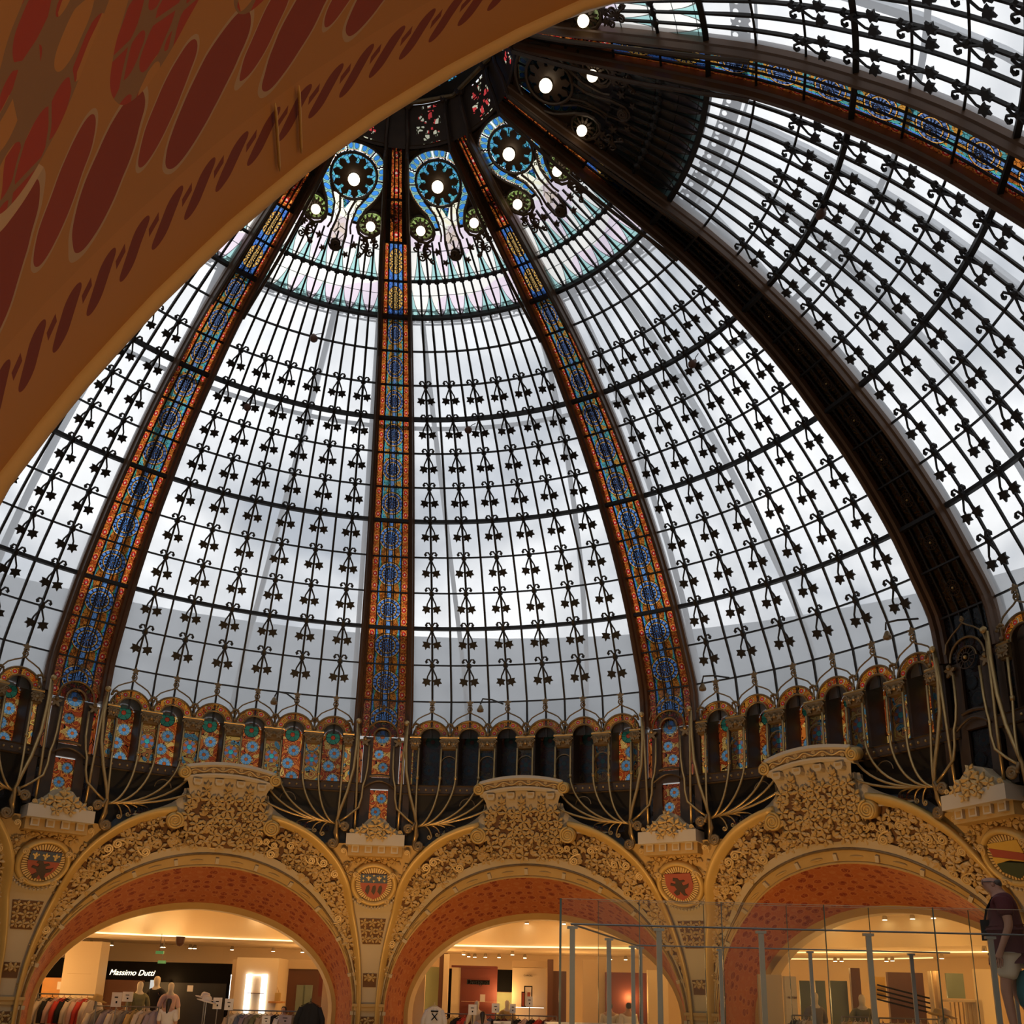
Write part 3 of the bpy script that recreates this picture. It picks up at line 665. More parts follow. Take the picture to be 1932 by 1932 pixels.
def make_arcade():
    e = root('window_arcade', 72, (0, 10.0, -2.05))
    arcs = [(j - 2.5) * DA for j in range(6)]; piers = [(j - 2.5 + 0.5) * DA for j in range(-1, 6)]
    for s0 in arcs:
        # archivolt glass, frames and rosettes
        b = MB(); b.grid(lambda u, v: cy(s0 + math.cos(PI * u) * (0.235 + 0.155 * v), -0.83 + math.sin(PI * u) * (0.235 + 0.155 * v) * 0.98, 0.0), 48, 8, keep=lambda u, v: math.hypot((((u * 4) % 1) - 0.5) * 0.245, (v - 0.5) * 0.155) > 0.060); b.build('archivolt_glass', 'glass_arch', e)
        b = MB()
        for r_, tr in ((0.235, 0.019), (0.395, 0.022)): b.tube([cy(s0 + math.cos(PI * i / 18) * r_, -0.83 + math.sin(PI * i / 18) * r_ * 0.98, 0.03) for i in range(19)], tr, 6)
        b.build('archivolt_frame', 'gilt_dark', e)
        for q in range(4):
            a = PI * (q + 0.5) / 4; obj('rosette', ROSE_RED, e, mtx=cyframe(s0 + 0.312 * math.cos(a), -0.83 + 0.306 * math.sin(a), 0.012, 0.068))
        # ogee tube and loop over the arch
        b = MB()
        for sg in (-1, 1):
            pts = [cy(s0 + sg * x, z, 0.05) for x, z in ((0.40, -0.62), (0.37, -0.50), (0.29, -0.40), (0.17, -0.33), (0.07, -0.285), (0.02, -0.25), (-0.025, -0.225), (-0.048, -0.18), (-0.035, -0.135), (0, -0.115))]
            b.tube(pts, 0.016, 5)
        b.ball(cy(s0, -0.175, 0.05), 0.026, 8, 5)
        b.prism(leaf_poly(0, 0, 0.085, PI / 2, 5, 0.42), 0.0, 0.03, lambda x, y, h: cy(s0 + x, -0.045 + y, 0.05 + h)); b.build('ogee_loop', 'gilt_dark', e)
        # reveal of the opening and recessed window
        b = MB()
        for sg in (-1, 1): b.quad(cy(s0 + sg * 0.235, -0.80, 0.0), cy(s0 + sg * 0.235, -1.95, 0.0), cy(s0 + sg * 0.20, -1.95, -0.45), cy(s0 + sg * 0.20, -0.80, -0.45))
        b.grid(lambda u, v: cy(s0 + math.cos(PI * u) * (0.235 - 0.035 * v), -0.81 + math.sin(PI * u) * (0.235 - 0.035 * v), -0.45 * v), 10, 1); b.build('reveal', 'bronze', e)
        fl = [(0.0, -0.80, 0.16), (0.05, -1.15, 0.135), (-0.05, -1.44, 0.135), (0.05, -1.73, 0.135)]
        b = MB(); b.grid(lambda u, v: cy(s0 - 0.2 + 0.4 * u, -1.95 + 1.32 * v, -0.45), 20, 60, keep=lambda u, v: all(math.hypot(-0.2 + 0.4 * u - x, -1.95 + 1.32 * v - z) > r_ - 0.012 for x, z, r_ in fl) and (v < 0.85 or math.hypot(-0.2 + 0.4 * u, -1.95 + 1.32 * v + 0.83) < 0.2)); wo = b.build('window_pane', 'glass_swirl', e)
        for q, (x, z, r_) in enumerate(fl): obj('flower', FLOWER_GREEN if q == 0 else FLOWER_BLUE, e, mtx=cyframe(s0 + x, z, -0.445, r_))
    for pi_, s0 in enumerate(piers):
        wd = DA / 2 - 0.235
        if pi_ in (0, 6): s1 = s0 + (wd / 2 if pi_ == 0 else -wd / 2); wd2 = wd / 2
        else: s1, wd2 = s0, wd
        b = MB(); b.grid(lambda u, v: cy(s1 - wd2 + 2 * wd2 * u, -1.06 - 0.81 * v, -0.01), 20, 40, keep=lambda u, v: pi_ in (0, 6) or math.hypot(-wd2 + 2 * wd2 * u, -1.06 - 0.81 * v + 1.42) > 0.152); b.build('panel_glass', 'glass_amber', e)
        capital(wd2, e, s1)
        if pi_ not in (0, 6):
            obj('rosette', ROSE_TEAL, e, mtx=cyframe(s0, -1.42, 0.005, 0.165))
            b = MB(); b.tube([cy(s0 + 0.172 * math.cos(PI * i / 12), -1.40 + 0.172 * math.sin(PI * i / 12), 0.03) for i in range(13)], 0.011, 4); b.build('panel_arch', 'gilt_dark', e)
        b = MB()
        for sg in (-1, 1): b.tube([cy(s1 + sg * wd2, -0.84, 0.01), cy(s1 + sg * wd2, -1.95, 0.01)], 0.028, 4)
        b.build('panel_frame', 'bronze', e)
        sides = (-1, 1) if pi_ not in (0, 6) else ((1,) if pi_ == 0 else (-1,))
        for sg in sides:
            sx = s1 + sg * wd2 * 0.92; left = sx < 0
            endx = (-1 if left else 1) * (10.0 * math.sin(PI / 10) - 0.80)
            ez_ = -2.74 - 0.02 * abs(sx); dx = endx - sx
            lower = bez(cy(sx, -1.74, 0.13), cy(sx + dx * 0.02, -2.15, 0.16), cy(sx + dx * 0.35, -2.72, 0.24), cy(endx * 1.0 - dx * 0.02, ez_, 0.10), 12)
            b = MB(); b.tube([cy(sx, -1.08, 0.12), cy(sx, -1.40, 0.13), cy(sx, -1.74, 0.13)] + lower[1:], 0.023, 6)
            b.tube([cy(sx, -1.69, 0.13), cy(sx, -1.76, 0.13)], 0.036, 7); b.build('gilt_tube', 'gilt_tube', e, True)
    # band with rivets, bowl under it
    fr = [(lambda a, c, s=s: cy(s, c, a)) for s in [-PA - 0.3 + (2 * PA + 0.6) * i / 24 for i in range(25)]]
    b = MB(); b.sweep(fr, [(-0.05, -2.08), (0.04, -2.08), (0.06, -2.06), (0.04, -2.04), (0.04, -1.90), (0.06, -1.88), (0.04, -1.86), (-0.05, -1.86)]); b.build('band', 'bronze', e)
    b = MB()
    for i in range(34): b.ball(cy(-PA + 2 * PA * (i + 0.5) / 34, -1.97, 0.045), 0.026, 6, 4)
    b.build('rivets', 'gilt_tube', e)['kind'] = 'stuff'
    b = MB(); b.sweep(fr, [(0.0, -2.08), (-0.08, -2.4), (-0.15, -2.8), (-0.18, -3.15), (-0.23, -3.15), (-0.18, -2.4), (-0.04, -2.06)]); b.build('bowl', 'black_metal', e)
    for i, s0 in enumerate((-1.9, -1.55, -1.1, 1.2, 1.65, 2.0)):
        b = MB(); z0 = -2.62 - 0.09 * abs(s0); b.grid(lambda u, v: cy(s0 + 0.30 * (u - 0.5), z0 - 0.12 * v, 0.05), 2, 1); b.build('bowl_glass', 'glass_amber', e)
    for s0 in (-1.25, -0.42, 0.42, 1.25):
        b = MB(); b.tube([cy(s0 + 0.16 * math.cos(PI * i / 10), -2.30 + 0.16 * math.sin(PI * i / 10), -0.02) for i in range(11)], 0.012, 4); b.build('bowl_arch', 'gilt_dark', e)
    return e
ALAB = {144: 'window arcade with orange arches cut by the left edge of the frame', 108: 'orange-arched window arcade between the leftmost rib and the upright rib',
        72: 'mostly dark window arcade with orange arches right of the upright rib', 36: 'rising window arcade with teal rosettes beside the dark rib', 0: 'window arcade at the right edge beyond the dark rib'}
arc0 = make_arcade(); tag(arc0, ALAB[72], 'window arcade', 'window arcades under the dome'); ARC = {72: arc0}
for az, lb in ALAB.items():
    if az != 72: ARC[az] = clone(arc0, 'window_arcade', az, (0, 10.0, -2.05), label=lb, cat='window arcade', group='window arcades under the dome')
# ------------------------------------------------------------------ foot of each rib: narrow window, gilt tubes, scrolls
def make_foot():
    e = root('rib_foot', 90, (0, 10.0, -3.0)); T = lambda x, z, d=0.0: Vector((x, RA - d, z))
    b = MB(); b.grid(lambda u, v: T(math.cos(PI * u) * (0.18 + 0.16 * v), -0.83 + math.sin(PI * u) * (0.18 + 0.16 * v), 0.05), 14, 1); b.build('archivolt_glass', 'glass_arch', e)
    b = MB()
    for r_ in (0.18, 0.34): b.tube([T(math.cos(PI * i / 16) * r_, -0.83 + math.sin(PI * i / 16) * r_, 0.08) for i in range(17)], 0.020, 6)
    for sg in (-1, 1):
        b.tube([T(sg * x, z, 0.10) for x, z in ((0.40, -0.66), (0.36, -0.50), (0.22, -0.38), (0.08, -0.30), (0, -0.24), (-0.04, -0.19), (0, -0.13))], 0.015, 5)
    b.ball(T(0, -0.185, 0.1), 0.03, 8, 5); b.build('archivolt_frame', 'gilt_dark', e)
    for q in range(4):
        a = PI * (q + 0.5) / 4; obj('rosette', ROSE_RED, e, mtx=cyframe(0.26 * math.cos(a), -0.83 + 0.26 * math.sin(a), 0.065, 0.062))
    ff = ((0, -0.83, 0.17), (-0.05, -1.22, 0.115), (0.05, -1.50, 0.115), (0.06, -2.18, 0.115), (-0.05, -2.47, 0.115), (0.06, -2.75, 0.115))
    for zt, hh in ((-0.62, 1.10), (-2.0, 0.95)):
        b = MB(); b.grid(lambda u, v: T(-0.20 + 0.40 * u, zt - hh * v, -0.02), 20, 50, keep=lambda u, v: all(math.hypot(-0.20 + 0.40 * u - x, zt - hh * v - z) > r_ - 0.012 for x, z, r_ in ff)); b.build('window_pane', 'glass_swirl', e)
    for q, (x, z, r_) in enumerate(ff):
        obj('flower', FLOWER_BLUE, e, mtx=cyframe(x, z, 0.0, r_))
    for sg in (-1, 1):
        b = MB(); b.grid(lambda u, v: T(sg * (0.40 + 0.10 * u), -0.9 - 1.9 * v, -0.03), 1, 6, uv=True); b.build('side_glass', 'rib_strip', e)
        b = MB(); b.box((sg * 0.29 - 0.10, RA - 0.03, -2.95), (sg * 0.29 + 0.10, RA + 0.05, -0.85)); b.box((sg * 0.58 - 0.07, RA - 0.06, -2.95), (sg * 0.58 + 0.07, RA + 0.05, -0.75)); b.build('jamb', 'bronze', e)
        b = MB(); b.lathe([(0.055, 0), (0.06, 0.03), (0.03, 0.06)], 12, cyframe(sg * 0.525, -0.56, 0.22) ); b.build('bolt', 'gilt_tube', e)
        b = MB(); b.tube([T(sg * 0.525, -0.58, 0.2), T(sg * 0.53, -1.1, 0.18), T(sg * 0.56, -1.6, 0.18), T(sg * 0.66, -2.1, 0.2), T(sg * 0.78, -2.5, 0.2), T(sg * 0.83, -2.72, 0.18), T(sg * 0.82, -2.95, 0.14), T(sg * 0.79, -3.15, 0.08)], 0.034, 7); b.build('gilt_tube', 'gilt_tube', e, True)
        b = MB(); b.tube([T(sg * 0.50, -0.70, 0.19), T(sg * 0.48, -1.5, 0.17), T(sg * 0.46, -2.2, 0.16), T(sg * 0.45, -2.9, 0.14)], 0.026, 7); b.build('gilt_tube', 'gilt_tube', e, True)
        b = MB(); b.tube([T(sg * 0.26, -1.05, 0.13), T(sg * 0.27, -1.55, 0.13), T(sg * 0.30, -1.8, 0.14), T(sg * 0.34, -1.95, 0.16), T(sg * 0.35, -2.2, 0.17), T(sg * 0.40, -2.42, 0.18), T(sg * 0.60, -2.60, 0.19), T(sg * 0.76, -2.72, 0.19)], 0.024, 6); b.build('gilt_tube', 'gilt_tube', e, True)
        b = MB()   # volutes beside the console
        b.tube([T(sg * 0.80, -2.70, 0.2), T(sg * 0.74, -2.85, 0.2)] + [T(sg * (0.66 + 0.10 * (1 - 0.8 * i / 18) * math.cos(-0.2 + 4.2 * PI * i / 18)), -2.84 + 0.10 * (1 - 0.8 * i / 18) * math.sin(-0.2 + 4.2 * PI * i / 18), 0.2) for i in range(19)], 0.032, 6)
        b.tube([T(sg * 0.82, -2.72, 0.16), T(sg * 0.86, -2.95, 0.12), T(sg * 0.80, -3.12, 0.10)] + [T(sg * (0.89 + 0.10 * (1 - 0.8 * i / 18) * math.cos(PI + 4.2 * PI * i / 18)), -3.17 + 0.10 * (1 - 0.8 * i / 18) * math.sin(PI + 4.2 * PI * i / 18), 0.10) for i in range(19)], 0.036, 6)
        b.build('volute', 'gilt_dark', e, True)
        for q in range(4):  # curled prongs over the arch shoulder
            x1 = 1.10 + 0.17 * q; z1 = -3.08 + 0.06 * q
            b = MB(); pts = bez(T(sg * 0.84, -2.76, 0.14), T(sg * (0.95 + 0.1 * q), -2.70, 0.16), T(sg * x1, -2.72 + 0.02 * q, 0.16), T(sg * (x1 + 0.06), z1 + 0.12, 0.12), 8)
            pts += [T(sg * (x1 + 0.01 + 0.05 * (1 - 0.8 * i / 10) * math.cos(-2.6 * PI * i / 10)), z1 + 0.10 + 0.05 * (1 - 0.8 * i / 10) * math.sin(-2.6 * PI * i / 10), 0.12) for i in range(11)]
            b.tube(pts, 0.017, 5); b.build('curl', 'gilt_tube', e, True)
        b = MB(); b.prism(leaf_poly(0, 0, 0.12, PI / 2, 5, 0.4), 0, 0.04, lambda x, y, h: T(sg * 0.36 + x, -0.96 + y, 0.06 + h)); b.ball(T(sg * 0.36, -0.9, 0.1), 0.05, 7, 5); b.build('capital', 'gilt_dark', e)
    b = MB(); b.tube([T(-0.22 + 0.44 * i / 6, -1.72 + 0.03 * math.sin(PI * i / 6), 0.08) for i in range(7)], 0.03, 6); b.tube([T(-0.34 + 0.68 * i / 10, -1.98 + 0.16 * math.sin(PI * i / 10), 0.12) for i in range(11)], 0.022, 6)
    b.box((-0.2, RA - 0.06, -1.98), (0.2, RA + 0.02, -1.74)); b.build('transom', 'bronze', e)
    return e
foot0 = make_foot(); tag(foot0, 'gilt tubes and narrow window at the foot of the upright rib', 'rib foot', 'feet of the dome ribs'); FOOT = {'B': foot0}
FL = {'A': 'gilt tubes and narrow window at the foot of the leftmost rib', 'C': 'gilt tubes and narrow window at the foot of the slanting rib right of centre', 'D': 'dark rib foot with spoked wheel and gilt tubes near the right edge', 'Z': 'rib foot cut off outside the left edge'}
for n_ in 'ACD': FOOT[n_] = clone(foot0, 'rib_foot', RIBS[n_], (0, 10.0, -3.0), label=FL[n_], cat='rib foot', group='feet of the dome ribs')
b = MB(); b.box((-0.6, RA + 0.10, -3.0), (0.6, RA + 0.14, -0.3)); b.build('blackout_board', 'black_metal', FOOT['D'])
obj('spoked_wheel', WHEEL_ME, FOOT['D'], mtx=cyframe(0.0, -0.83, 0.10, 0.18)); obj('boss', BOSS_ME, FOOT['D'], mtx=cyframe(0.0, -0.83, 0.10, 0.18))
# ------------------------------------------------------------------ the great plaster arches
_W = [(-8.5, 11.46), (-7.75, 11.45), (-7.0, 11.42), (-5.88, 11.29), (-5.2, 11.08), (-4.54, 10.86), (-3.93, 10.42), (-3.02, 10.0), (-2.0, 9.8), (-1.0, 9.7)]
def WR(z): return table(_W, z)
def wp(t, z, off=0.0):
    r = WR(z) - off; return Vector((t, math.sqrt(max(0.01, r * r - t * t)), z))
FLOOR_Z = -7.75; EZ0 = -6.6
def ell(a, b, n=48, foot=FLOOR_Z):
    return [(a, foot)] + [(a * math.cos(PI * i / n), EZ0 + b * math.sin(PI * i / n)) for i in range(n + 1)] + [(-a, foot)]
GOLD = [(3.30, -7.75), (3.30, -6.6), (3.25, -5.93), (3.16, -5.44), (3.02, -4.92), (2.85, -4.44), (2.68, -4.04), (2.47, -3.69), (2.19, -3.38), (1.76, -3.05), (1.28, -2.83), (0.93, -2.76)]
def resample(pts, n):
    L = [0.0]
    for a, b in zip(pts, pts[1:]): L.append(L[-1] + math.hypot(b[0] - a[0], b[1] - a[1]))
    out = []; j = 0
    for i in range(n + 1):
        x = L[-1] * i / n
        while j < len(L) - 2 and L[j + 1] < x: j += 1
        f = (x - L[j]) / max(1e-9, L[j + 1] - L[j]); out.append((pts[j][0] + (pts[j + 1][0] - pts[j][0]) * f, pts[j][1] + (pts[j + 1][1] - pts[j][1]) * f))
    return out
def smooth_pts(pts, it=2):
    for _ in range(it):
        q = [pts[0]]
        for a, b in zip(pts, pts[1:]): q += [(a[0] * .75 + b[0] * .25, a[1] * .75 + b[1] * .25), (a[0] * .25 + b[0] * .75, a[1] * .25 + b[1] * .75)]
        pts = q + [pts[-1]]
    return pts
GOLDS = smooth_pts(GOLD)
GFULL = GOLDS + [(-x, z) for x, z in GOLDS[::-1]]
def strip(b, c0, c1, n, m=1, o0=0.0, o1=0.0, uv=False, us=1.0, vs=1.0):
    p0, p1 = resample(c0, n), resample(c1, n)
    def fn(u, v):
        i = int(round(u * n)); (t0, z0), (t1, z1) = p0[i], p1[i]
        return wp(t0, z0, o0).lerp(wp(t1, z1, o1), v)
    b.grid(fn, n, m, uv=uv)
    return b
def soffit_mat(name, ground, red, red2, pale):
    """painted canvas: border of slanted bars and diamonds, a row of solid petals, rows of celled oval flowers (u along the arch, v across, metres)"""
    g = G(name); X, Y, _ = g.xyz(g.coord('UV')); ob = g.coord('Object')
    X, Y = g.mul(X, 4.5), g.sub(g.mul(Y, 4.5), 0.21)
    wob = g.mul(g.sub(g.noise(g.comb(X, Y), 1.6, 2), 0.5), 0.14)
    P = g.add(g.sub(X, g.mul(Y, 0.95)), wob); Yw = g.add(Y, wob)
    c = g.mix(g.noise(ob, 3.0, 2), ground, tuple(x * 0.85 for x in ground))
    def cell(per, off): return g.mul(g.sub(g.math('FRACT', g.add(g.math('DIVIDE', P, per), off)), 0.5), per)
    def oval(per, off, yc, rx, ry): return g.math('SQRT', g.add(g.math('POWER', g.math('DIVIDE', cell(per, off), rx), 2.0), g.math('POWER', g.math('DIVIDE', g.sub(Yw, yc), ry), 2.0)))
    cellv = g.vor(g.comb(g.mul(P, 1.35), Y), 4.2, 'DISTANCE_TO_EDGE'); sr, _, _ = g.xyz(g.vor(g.comb(g.mul(P, 1.35), Y), 4.2, 'F1', 'Color'))
    inner = g.mix(g.mul(g.lt(g.vor(g.comb(g.mul(P, 1.35), Y), 4.2, rndm=0.75), 0.60), g.gt(g.vor(g.comb(g.mul(P, 1.35), Y), 4.2, 'DISTANCE_TO_EDGE', rndm=0.75), 0.055)), (0.24, 0.13, 0.06), g.mix(g.gt(sr, 0.84), red, ground))
    for per, off, yc, rx, ry, col in ((0.80, 0.0, 0.98, 0.21, 0.33, red2), (0.80, 0.5, 1.10, 0.13, 0.26, tuple(x * 1.15 for x in red2))):
        d = oval(per, off, yc, rx, ry); c = g.mix(g.lt(d, 1.10), c, tuple(x * 0.8 for x in pale)); c = g.mix(g.lt(d, 1.0), c, col)
    for off, yc in ((0.25, 1.85), (0.75, 2.85), (0.25, 3.85), (0.75, 4.85)):
        d = oval(0.92, off, yc, 0.37, 0.58); c = g.mix(g.mul(g.lt(d, 1.13), g.gt(g.noise(ob, 2.5, 0), 0.42)), c, pale); c = g.mix(g.lt(d, 1.0), c, inner)
    P2 = g.sub(X, g.mul(Y, 0.95)); P_ = 0.30
    bord = g.lt(Y, 0.56); c = g.mix(bord, c, ground)
    ph = g.sub(g.math('FRACT', g.math('DIVIDE', P2, P_)), 0.5); ph2 = g.sub(g.math('FRACT', g.add(g.math('DIVIDE', P2, P_), 0.5)), 0.5)
    ey = g.mx(0.0, g.sub(g.math('ABSOLUTE', g.sub(Y, 0.33)), 0.075))
    bar = g.lt(g.math('SQRT', g.add(g.math('POWER', g.mul(ph, P_), 2.0), g.math('POWER', ey, 2.0))), 0.072)
    dia = g.lt(g.add(g.math('ABSOLUTE', g.mul(ph2, P_)), g.math('ABSOLUTE', g.mul(g.sub(Y, 0.37), 0.75))), 0.045)
    c = g.mix(g.mul(bord, g.mx(bar, dia)), c, tuple(x * 0.72 for x in red2))
    M[name] = g.bsdf(c, 0.75, 0, g.noise(ob, 40.0, 2), 0.08, 0.004)
soffit_mat('soffit_painted', (0.42, 0.19, 0.050), (0.34, 0.040, 0.020), (0.23, 0.036, 0.018), (0.50, 0.34, 0.20))
g = G('soffit_far'); X, Y, _ = g.xyz(g.coord('UV')); uv = g.comb(X, Y)
d1 = g.vor(uv, 5.2, rndm=0.45); d2 = g.vor(uv, 9.0, 'DISTANCE_TO_EDGE')
c = g.mix(g.lt(d1, 0.40), (0.42, 0.115, 0.030), (0.26, 0.040, 0.014)); c = g.mix(g.lt(d1, 0.16), c, (0.18, 0.022, 0.01)); c = g.mix(g.lt(g.math('ABSOLUTE', g.sub(d1, 0.42)), 0.05), c, (0.46, 0.16, 0.05)); c = g.mix(g.lt(d2, 0.03), c, (0.44, 0.15, 0.05))
M['soffit_far'] = g.bsdf(c, 0.75)
# --- relief leaves
def petal(b, a, r0, r1, wd, h, lift):
    ca, sa = math.cos(a), math.sin(a)
    def P(l, q, z): return (l * ca - q * sa, l * sa + q * ca, z)
    m_ = (r0 + r1) * 0.55
    v = [P(r0, 0, h * 0.6), P(m_, wd, h * 0.35), P(r1, 0, lift), P(m_, -wd, h * 0.35), P(m_, 0, h), P(r0, wd * .35, 0), P(m_, wd * 1.02, -0.01), P(r1 * 1.01, 0, lift - 0.03), P(m_, -wd * 1.02, -0.01), P(r0, -wd * .35, 0)]
    b.add(v, [(0, 4, 1), (1, 4, 2), (2, 4, 3), (3, 4, 0), (0, 1, 6, 5), (1, 2, 7, 6), (2, 3, 8, 7), (3, 0, 9, 8)])
def spray(kind):
    b = MB()
    if kind == 0:
        for i in range(5): petal(b, 2 * PI * i / 5 + 0.2, 0.012, 0.125, 0.034, 0.050, 0.030)
        b.ball((0, 0, 0.04), 0.018, 6, 4)
    elif kind == 1:
        for i in range(11): petal(b, 2 * PI * i / 11, 0.03, 0.085, 0.017, 0.050, 0.055)
        b.ball((0, 0, 0.045), 0.034, 8, 5)
    elif kind == 2:
        pts = [(0.075 * (1 - 0.85 * i / 16) * math.cos(4 * PI * i / 16), 0.075 * (1 - 0.85 * i / 16) * math.sin(4 * PI * i / 16), 0.035 + 0.01 * i / 16) for i in range(17)]
        b.tube([(0.07, -0.13, 0.02), (0.085, -0.06, 0.03)] + pts, 0.017, 6)
    elif kind == 3:
        for a in (-0.75, 0.0, 0.75): petal(b, a + PI / 2, 0.0, 0.13 if a == 0 else 0.105, 0.030, 0.045, 0.03)
    return b.mesh(('leaf_spray', 'daisy', 'curl', 'leaf_spray')[kind], 'leaf_gold')
SPRAY = [spray(i) for i in range(4)]; SPN = ('leaf_spray', 'daisy', 'curl', 'leaf_spray')
def wframe(t, z, off, rot, sc):
    p = wp(t, z, off); px = wp(t + 0.02, z, off) - p; pz = wp(t, z + 0.02, off) - p
    ex = px.normalized(); ez = -(ex.cross(pz)).normalized(); ez = ez if ez.y < 0 else -ez; ey = ez.cross(ex)
    mt = Matrix.Identity(4)
    for i in range(3): mt[i][0], mt[i][1], mt[i][2], mt[i][3] = ex[i], ey[i], ez[i], p[i]
    return mt @ Matrix.Rotation(rot, 4, 'Z') @ Matrix.Diagonal((sc, sc, sc, 1))
def volute_disc(b, t, z, off, R, sg, turns=3.0):
    mt = wframe(t, z, off, 0, 1)
    b.lathe([(R, -0.16), (R, 0.0), (R * 0.9, 0.02)], 20, mt)
    b.tube([mt @ Vector((sg * R * (1 - 0.9 * i / 40) * math.cos(PI / 2 + turns * 2 * PI * i / 40), R * (1 - 0.9 * i / 40) * math.sin(PI / 2 + turns * 2 * PI * i / 40), 0.025)) for i in range(41)], [0.026 - 0.012 * i / 40 for i in range(41)], 6)
INNER = ell(3.26, 3.27); CORN = ell(3.22, 3.09); SOFF = ell(3.2, 2.86); SOFB = ell(3.1, 2.23)
def make_arch():
    e = root('plaster_arch', 72, (0, 11.45, FLOOR_Z)); rr = random.Random(3)
    # relief ground, plain band, cornice strip, soffit
    gf = GOLDS + [(0.5, -2.70), (0.0, -2.68), (-0.5, -2.70)] + [(-x, z) for x, z in GOLDS[::-1]]
    strip(MB(), INNER, gf, 60, 3, 0.0, 0.0).build('shaded_ground', 'shaded_ground', e)
    strip(MB(), CORN, INNER, 60, 1, 0.03, 0.05).build('archivolt_band', 'plaster', e)
    strip(MB(), INNER, INNER, 60, 1, 0.05, 0.0).build('archivolt_edge', 'plaster', e)
    strip(MB(), SOFF, CORN, 60, 2, 0.0, 0.02).build('cornice_strip', 'plaster_gold', e)
    b = MB(); b.tube([wp(t, z, 0.04) for t, z in resample(CORN, 60)], 0.026, 6); b.build('cornice_bead', 'gilt_dark', e)
    b = MB(); b.tube([wp(t, z, 0.02) for t, z in resample(SOFF, 60)], 0.022, 6); b.build('soffit_bead', 'plaster_gold', e)
    mid = ell(3.21, 2.97)
    for i, (t, z) in enumerate(resample(mid, 30)[3:-3]):
        b = MB(); b.box((-0.035, -0.06, -0.02), (0.035, 0.06, 0.05), wframe(t, z, 0.01, math.atan2(z - EZ0, t * 0.9) - PI / 2, 1.0)); b.build('clasp', 'plaster', e) if i % 2 == 0 else None
        if i % 2:
            b = MB(); mt = wframe(t, z, 0.01, math.atan2(z - EZ0, t * 0.9) - PI / 2, 1.0)
            b.tube([mt @ Vector((q * 0.05 - 0.125, 0.0, 0.012)) for q in range(6)], [0.008, 0.02, 0.026, 0.026, 0.02, 0.008], 6); b.build('cornice_tongue', 'plaster_gold', e)
    b = strip(MB(), SOFF, SOFB, 72, 6, 0.0, -1.0, uv=True)
    for k_ in b.uv: b.uv[k_] = [(u * 10.0, v * 1.5) for u, v in b.uv[k_]]
    b.build('soffit', 'soffit_far', e)
    sb2 = ell(3.02, 2.10)
    strip(MB(), SOFB, sb2, 60, 1, -0.99, -1.02).build('soffit_border', 'plaster_gold', e)
    strip(MB(), sb2, ell(3.02, 2.10), 60, 1, -1.02, -1.35).build('inner_reveal', 'plaster', e)
    # golden moulding with volutes
    for sg in (-1, 1):
        pts = [(sg * x, z) for x, z in resample(GOLDS[2:], 40)]
        frs = []
        for i, (t, z) in enumerate(pts):
            a = pts[max(0, i - 1)]; c = pts[min(40, i + 1)]; dx, dz = c[0] - a[0], c[1] - a[1]; l = math.hypot(dx, dz); nx, nz = -dz / l, dx / l
            if nz < 0 and abs(nz) > 0.02 or (abs(nz) <= 0.02 and nx * t < 0): nx, nz = -nx, -nz
            wd = 0.055 + 0.125 * (i / 40)
            frs.append(lambda q, h, t=t, z=z, nx=nx, nz=nz, wd=wd: wp(t + nx * q * wd, z + nz * q * wd, h))
        b = MB(); b.sweep(frs, [(-0.55, -0.02), (-0.55, 0.05), (-0.40, 0.07), (-0.30, 0.11), (0.0, 0.16), (0.35, 0.16), (0.5, 0.12), (0.55, 0.05), (0.62, -0.02)]); b.build('scroll_moulding', 'gold_mould', e, True)
        b = MB(); volute_disc(b, sg * 0.95, -2.965, 0.16, 0.165, sg); b.build('scroll_volute', 'gold_mould', e, True)
    # keystone
    kw = [(-3.4, 0.66), (-3.05, 0.74), (-2.8, 0.80), (-2.45, 0.74)]
    b = MB(); b.grid(lambda u, v: wp((2 * u - 1) * table(kw, -3.4 + 0.97 * v), -3.4 + 0.97 * v, 0.09 + 0.06 * v), 8, 6); b.build('keystone_ground', 'shaded_ground', e)
    for sg in (-1, 1):
        b = MB()
        b.grid(lambda u, v: wp(sg * (0.74 + (0.10 + 1.0 * (1 - v) ** 2.2) * u), -2.92 + 0.62 * v, 0.10 * (1 - u)), 6, 8); b.build('keystone_cheek', 'plaster', e)
        b = MB(); b.grid(lambda u, v: wp(sg * 0.80, -3.2 + 0.9 * v, 0.14 - 0.3 * u), 1, 4); b.build('keystone_side', 'plaster', e)
    b = MB(); b.grid(lambda u, v: wp((2 * u - 1) * (0.74 + 0.10 * v * v), -2.46 + (0.32 + 0.10 * (1 - (2 * u - 1) ** 2)) * v, 0.13 + 0.10 * v * v), 12, 5); b.build('cove', 'plaster', e)
    for i in range(4):
        t = (i - 1.5) * 0.42; dz = 0.06 * (1 - (t / 0.88) ** 2)
        b = MB(); b.prism([(-0.085, 0.0), (0.085, 0.0), (0.085, -0.075), (0.05, -0.125), (-0.05, -0.125), (-0.085, -0.075)], 0.10, 0.32, lambda x, y, h: wp(t + x, -2.165 + dz + y, h)); mo = b.build('modillion', 'plaster', e)
        b = MB(); b.prism([(-0.05, -0.02), (0.05, -0.02), (0.05, -0.065), (-0.05, -0.065)], 0.32, 0.325, lambda x, y, h: wp(t + x, -2.165 + dz + y, h)); o = b.build('modillion_face', 'plaster_gold', None); o.parent = mo
    for i in range(3):
        t = (i - 1) * 0.42; obj('leaf_spray', SPRAY[3], e, mtx=wframe(t, -2.30, 0.22, 0, 1.15)); obj('leaf_spray', SPRAY[0], e, mtx=wframe(t, -2.34, 0.20, 0.4, 0.8))
    fr = []
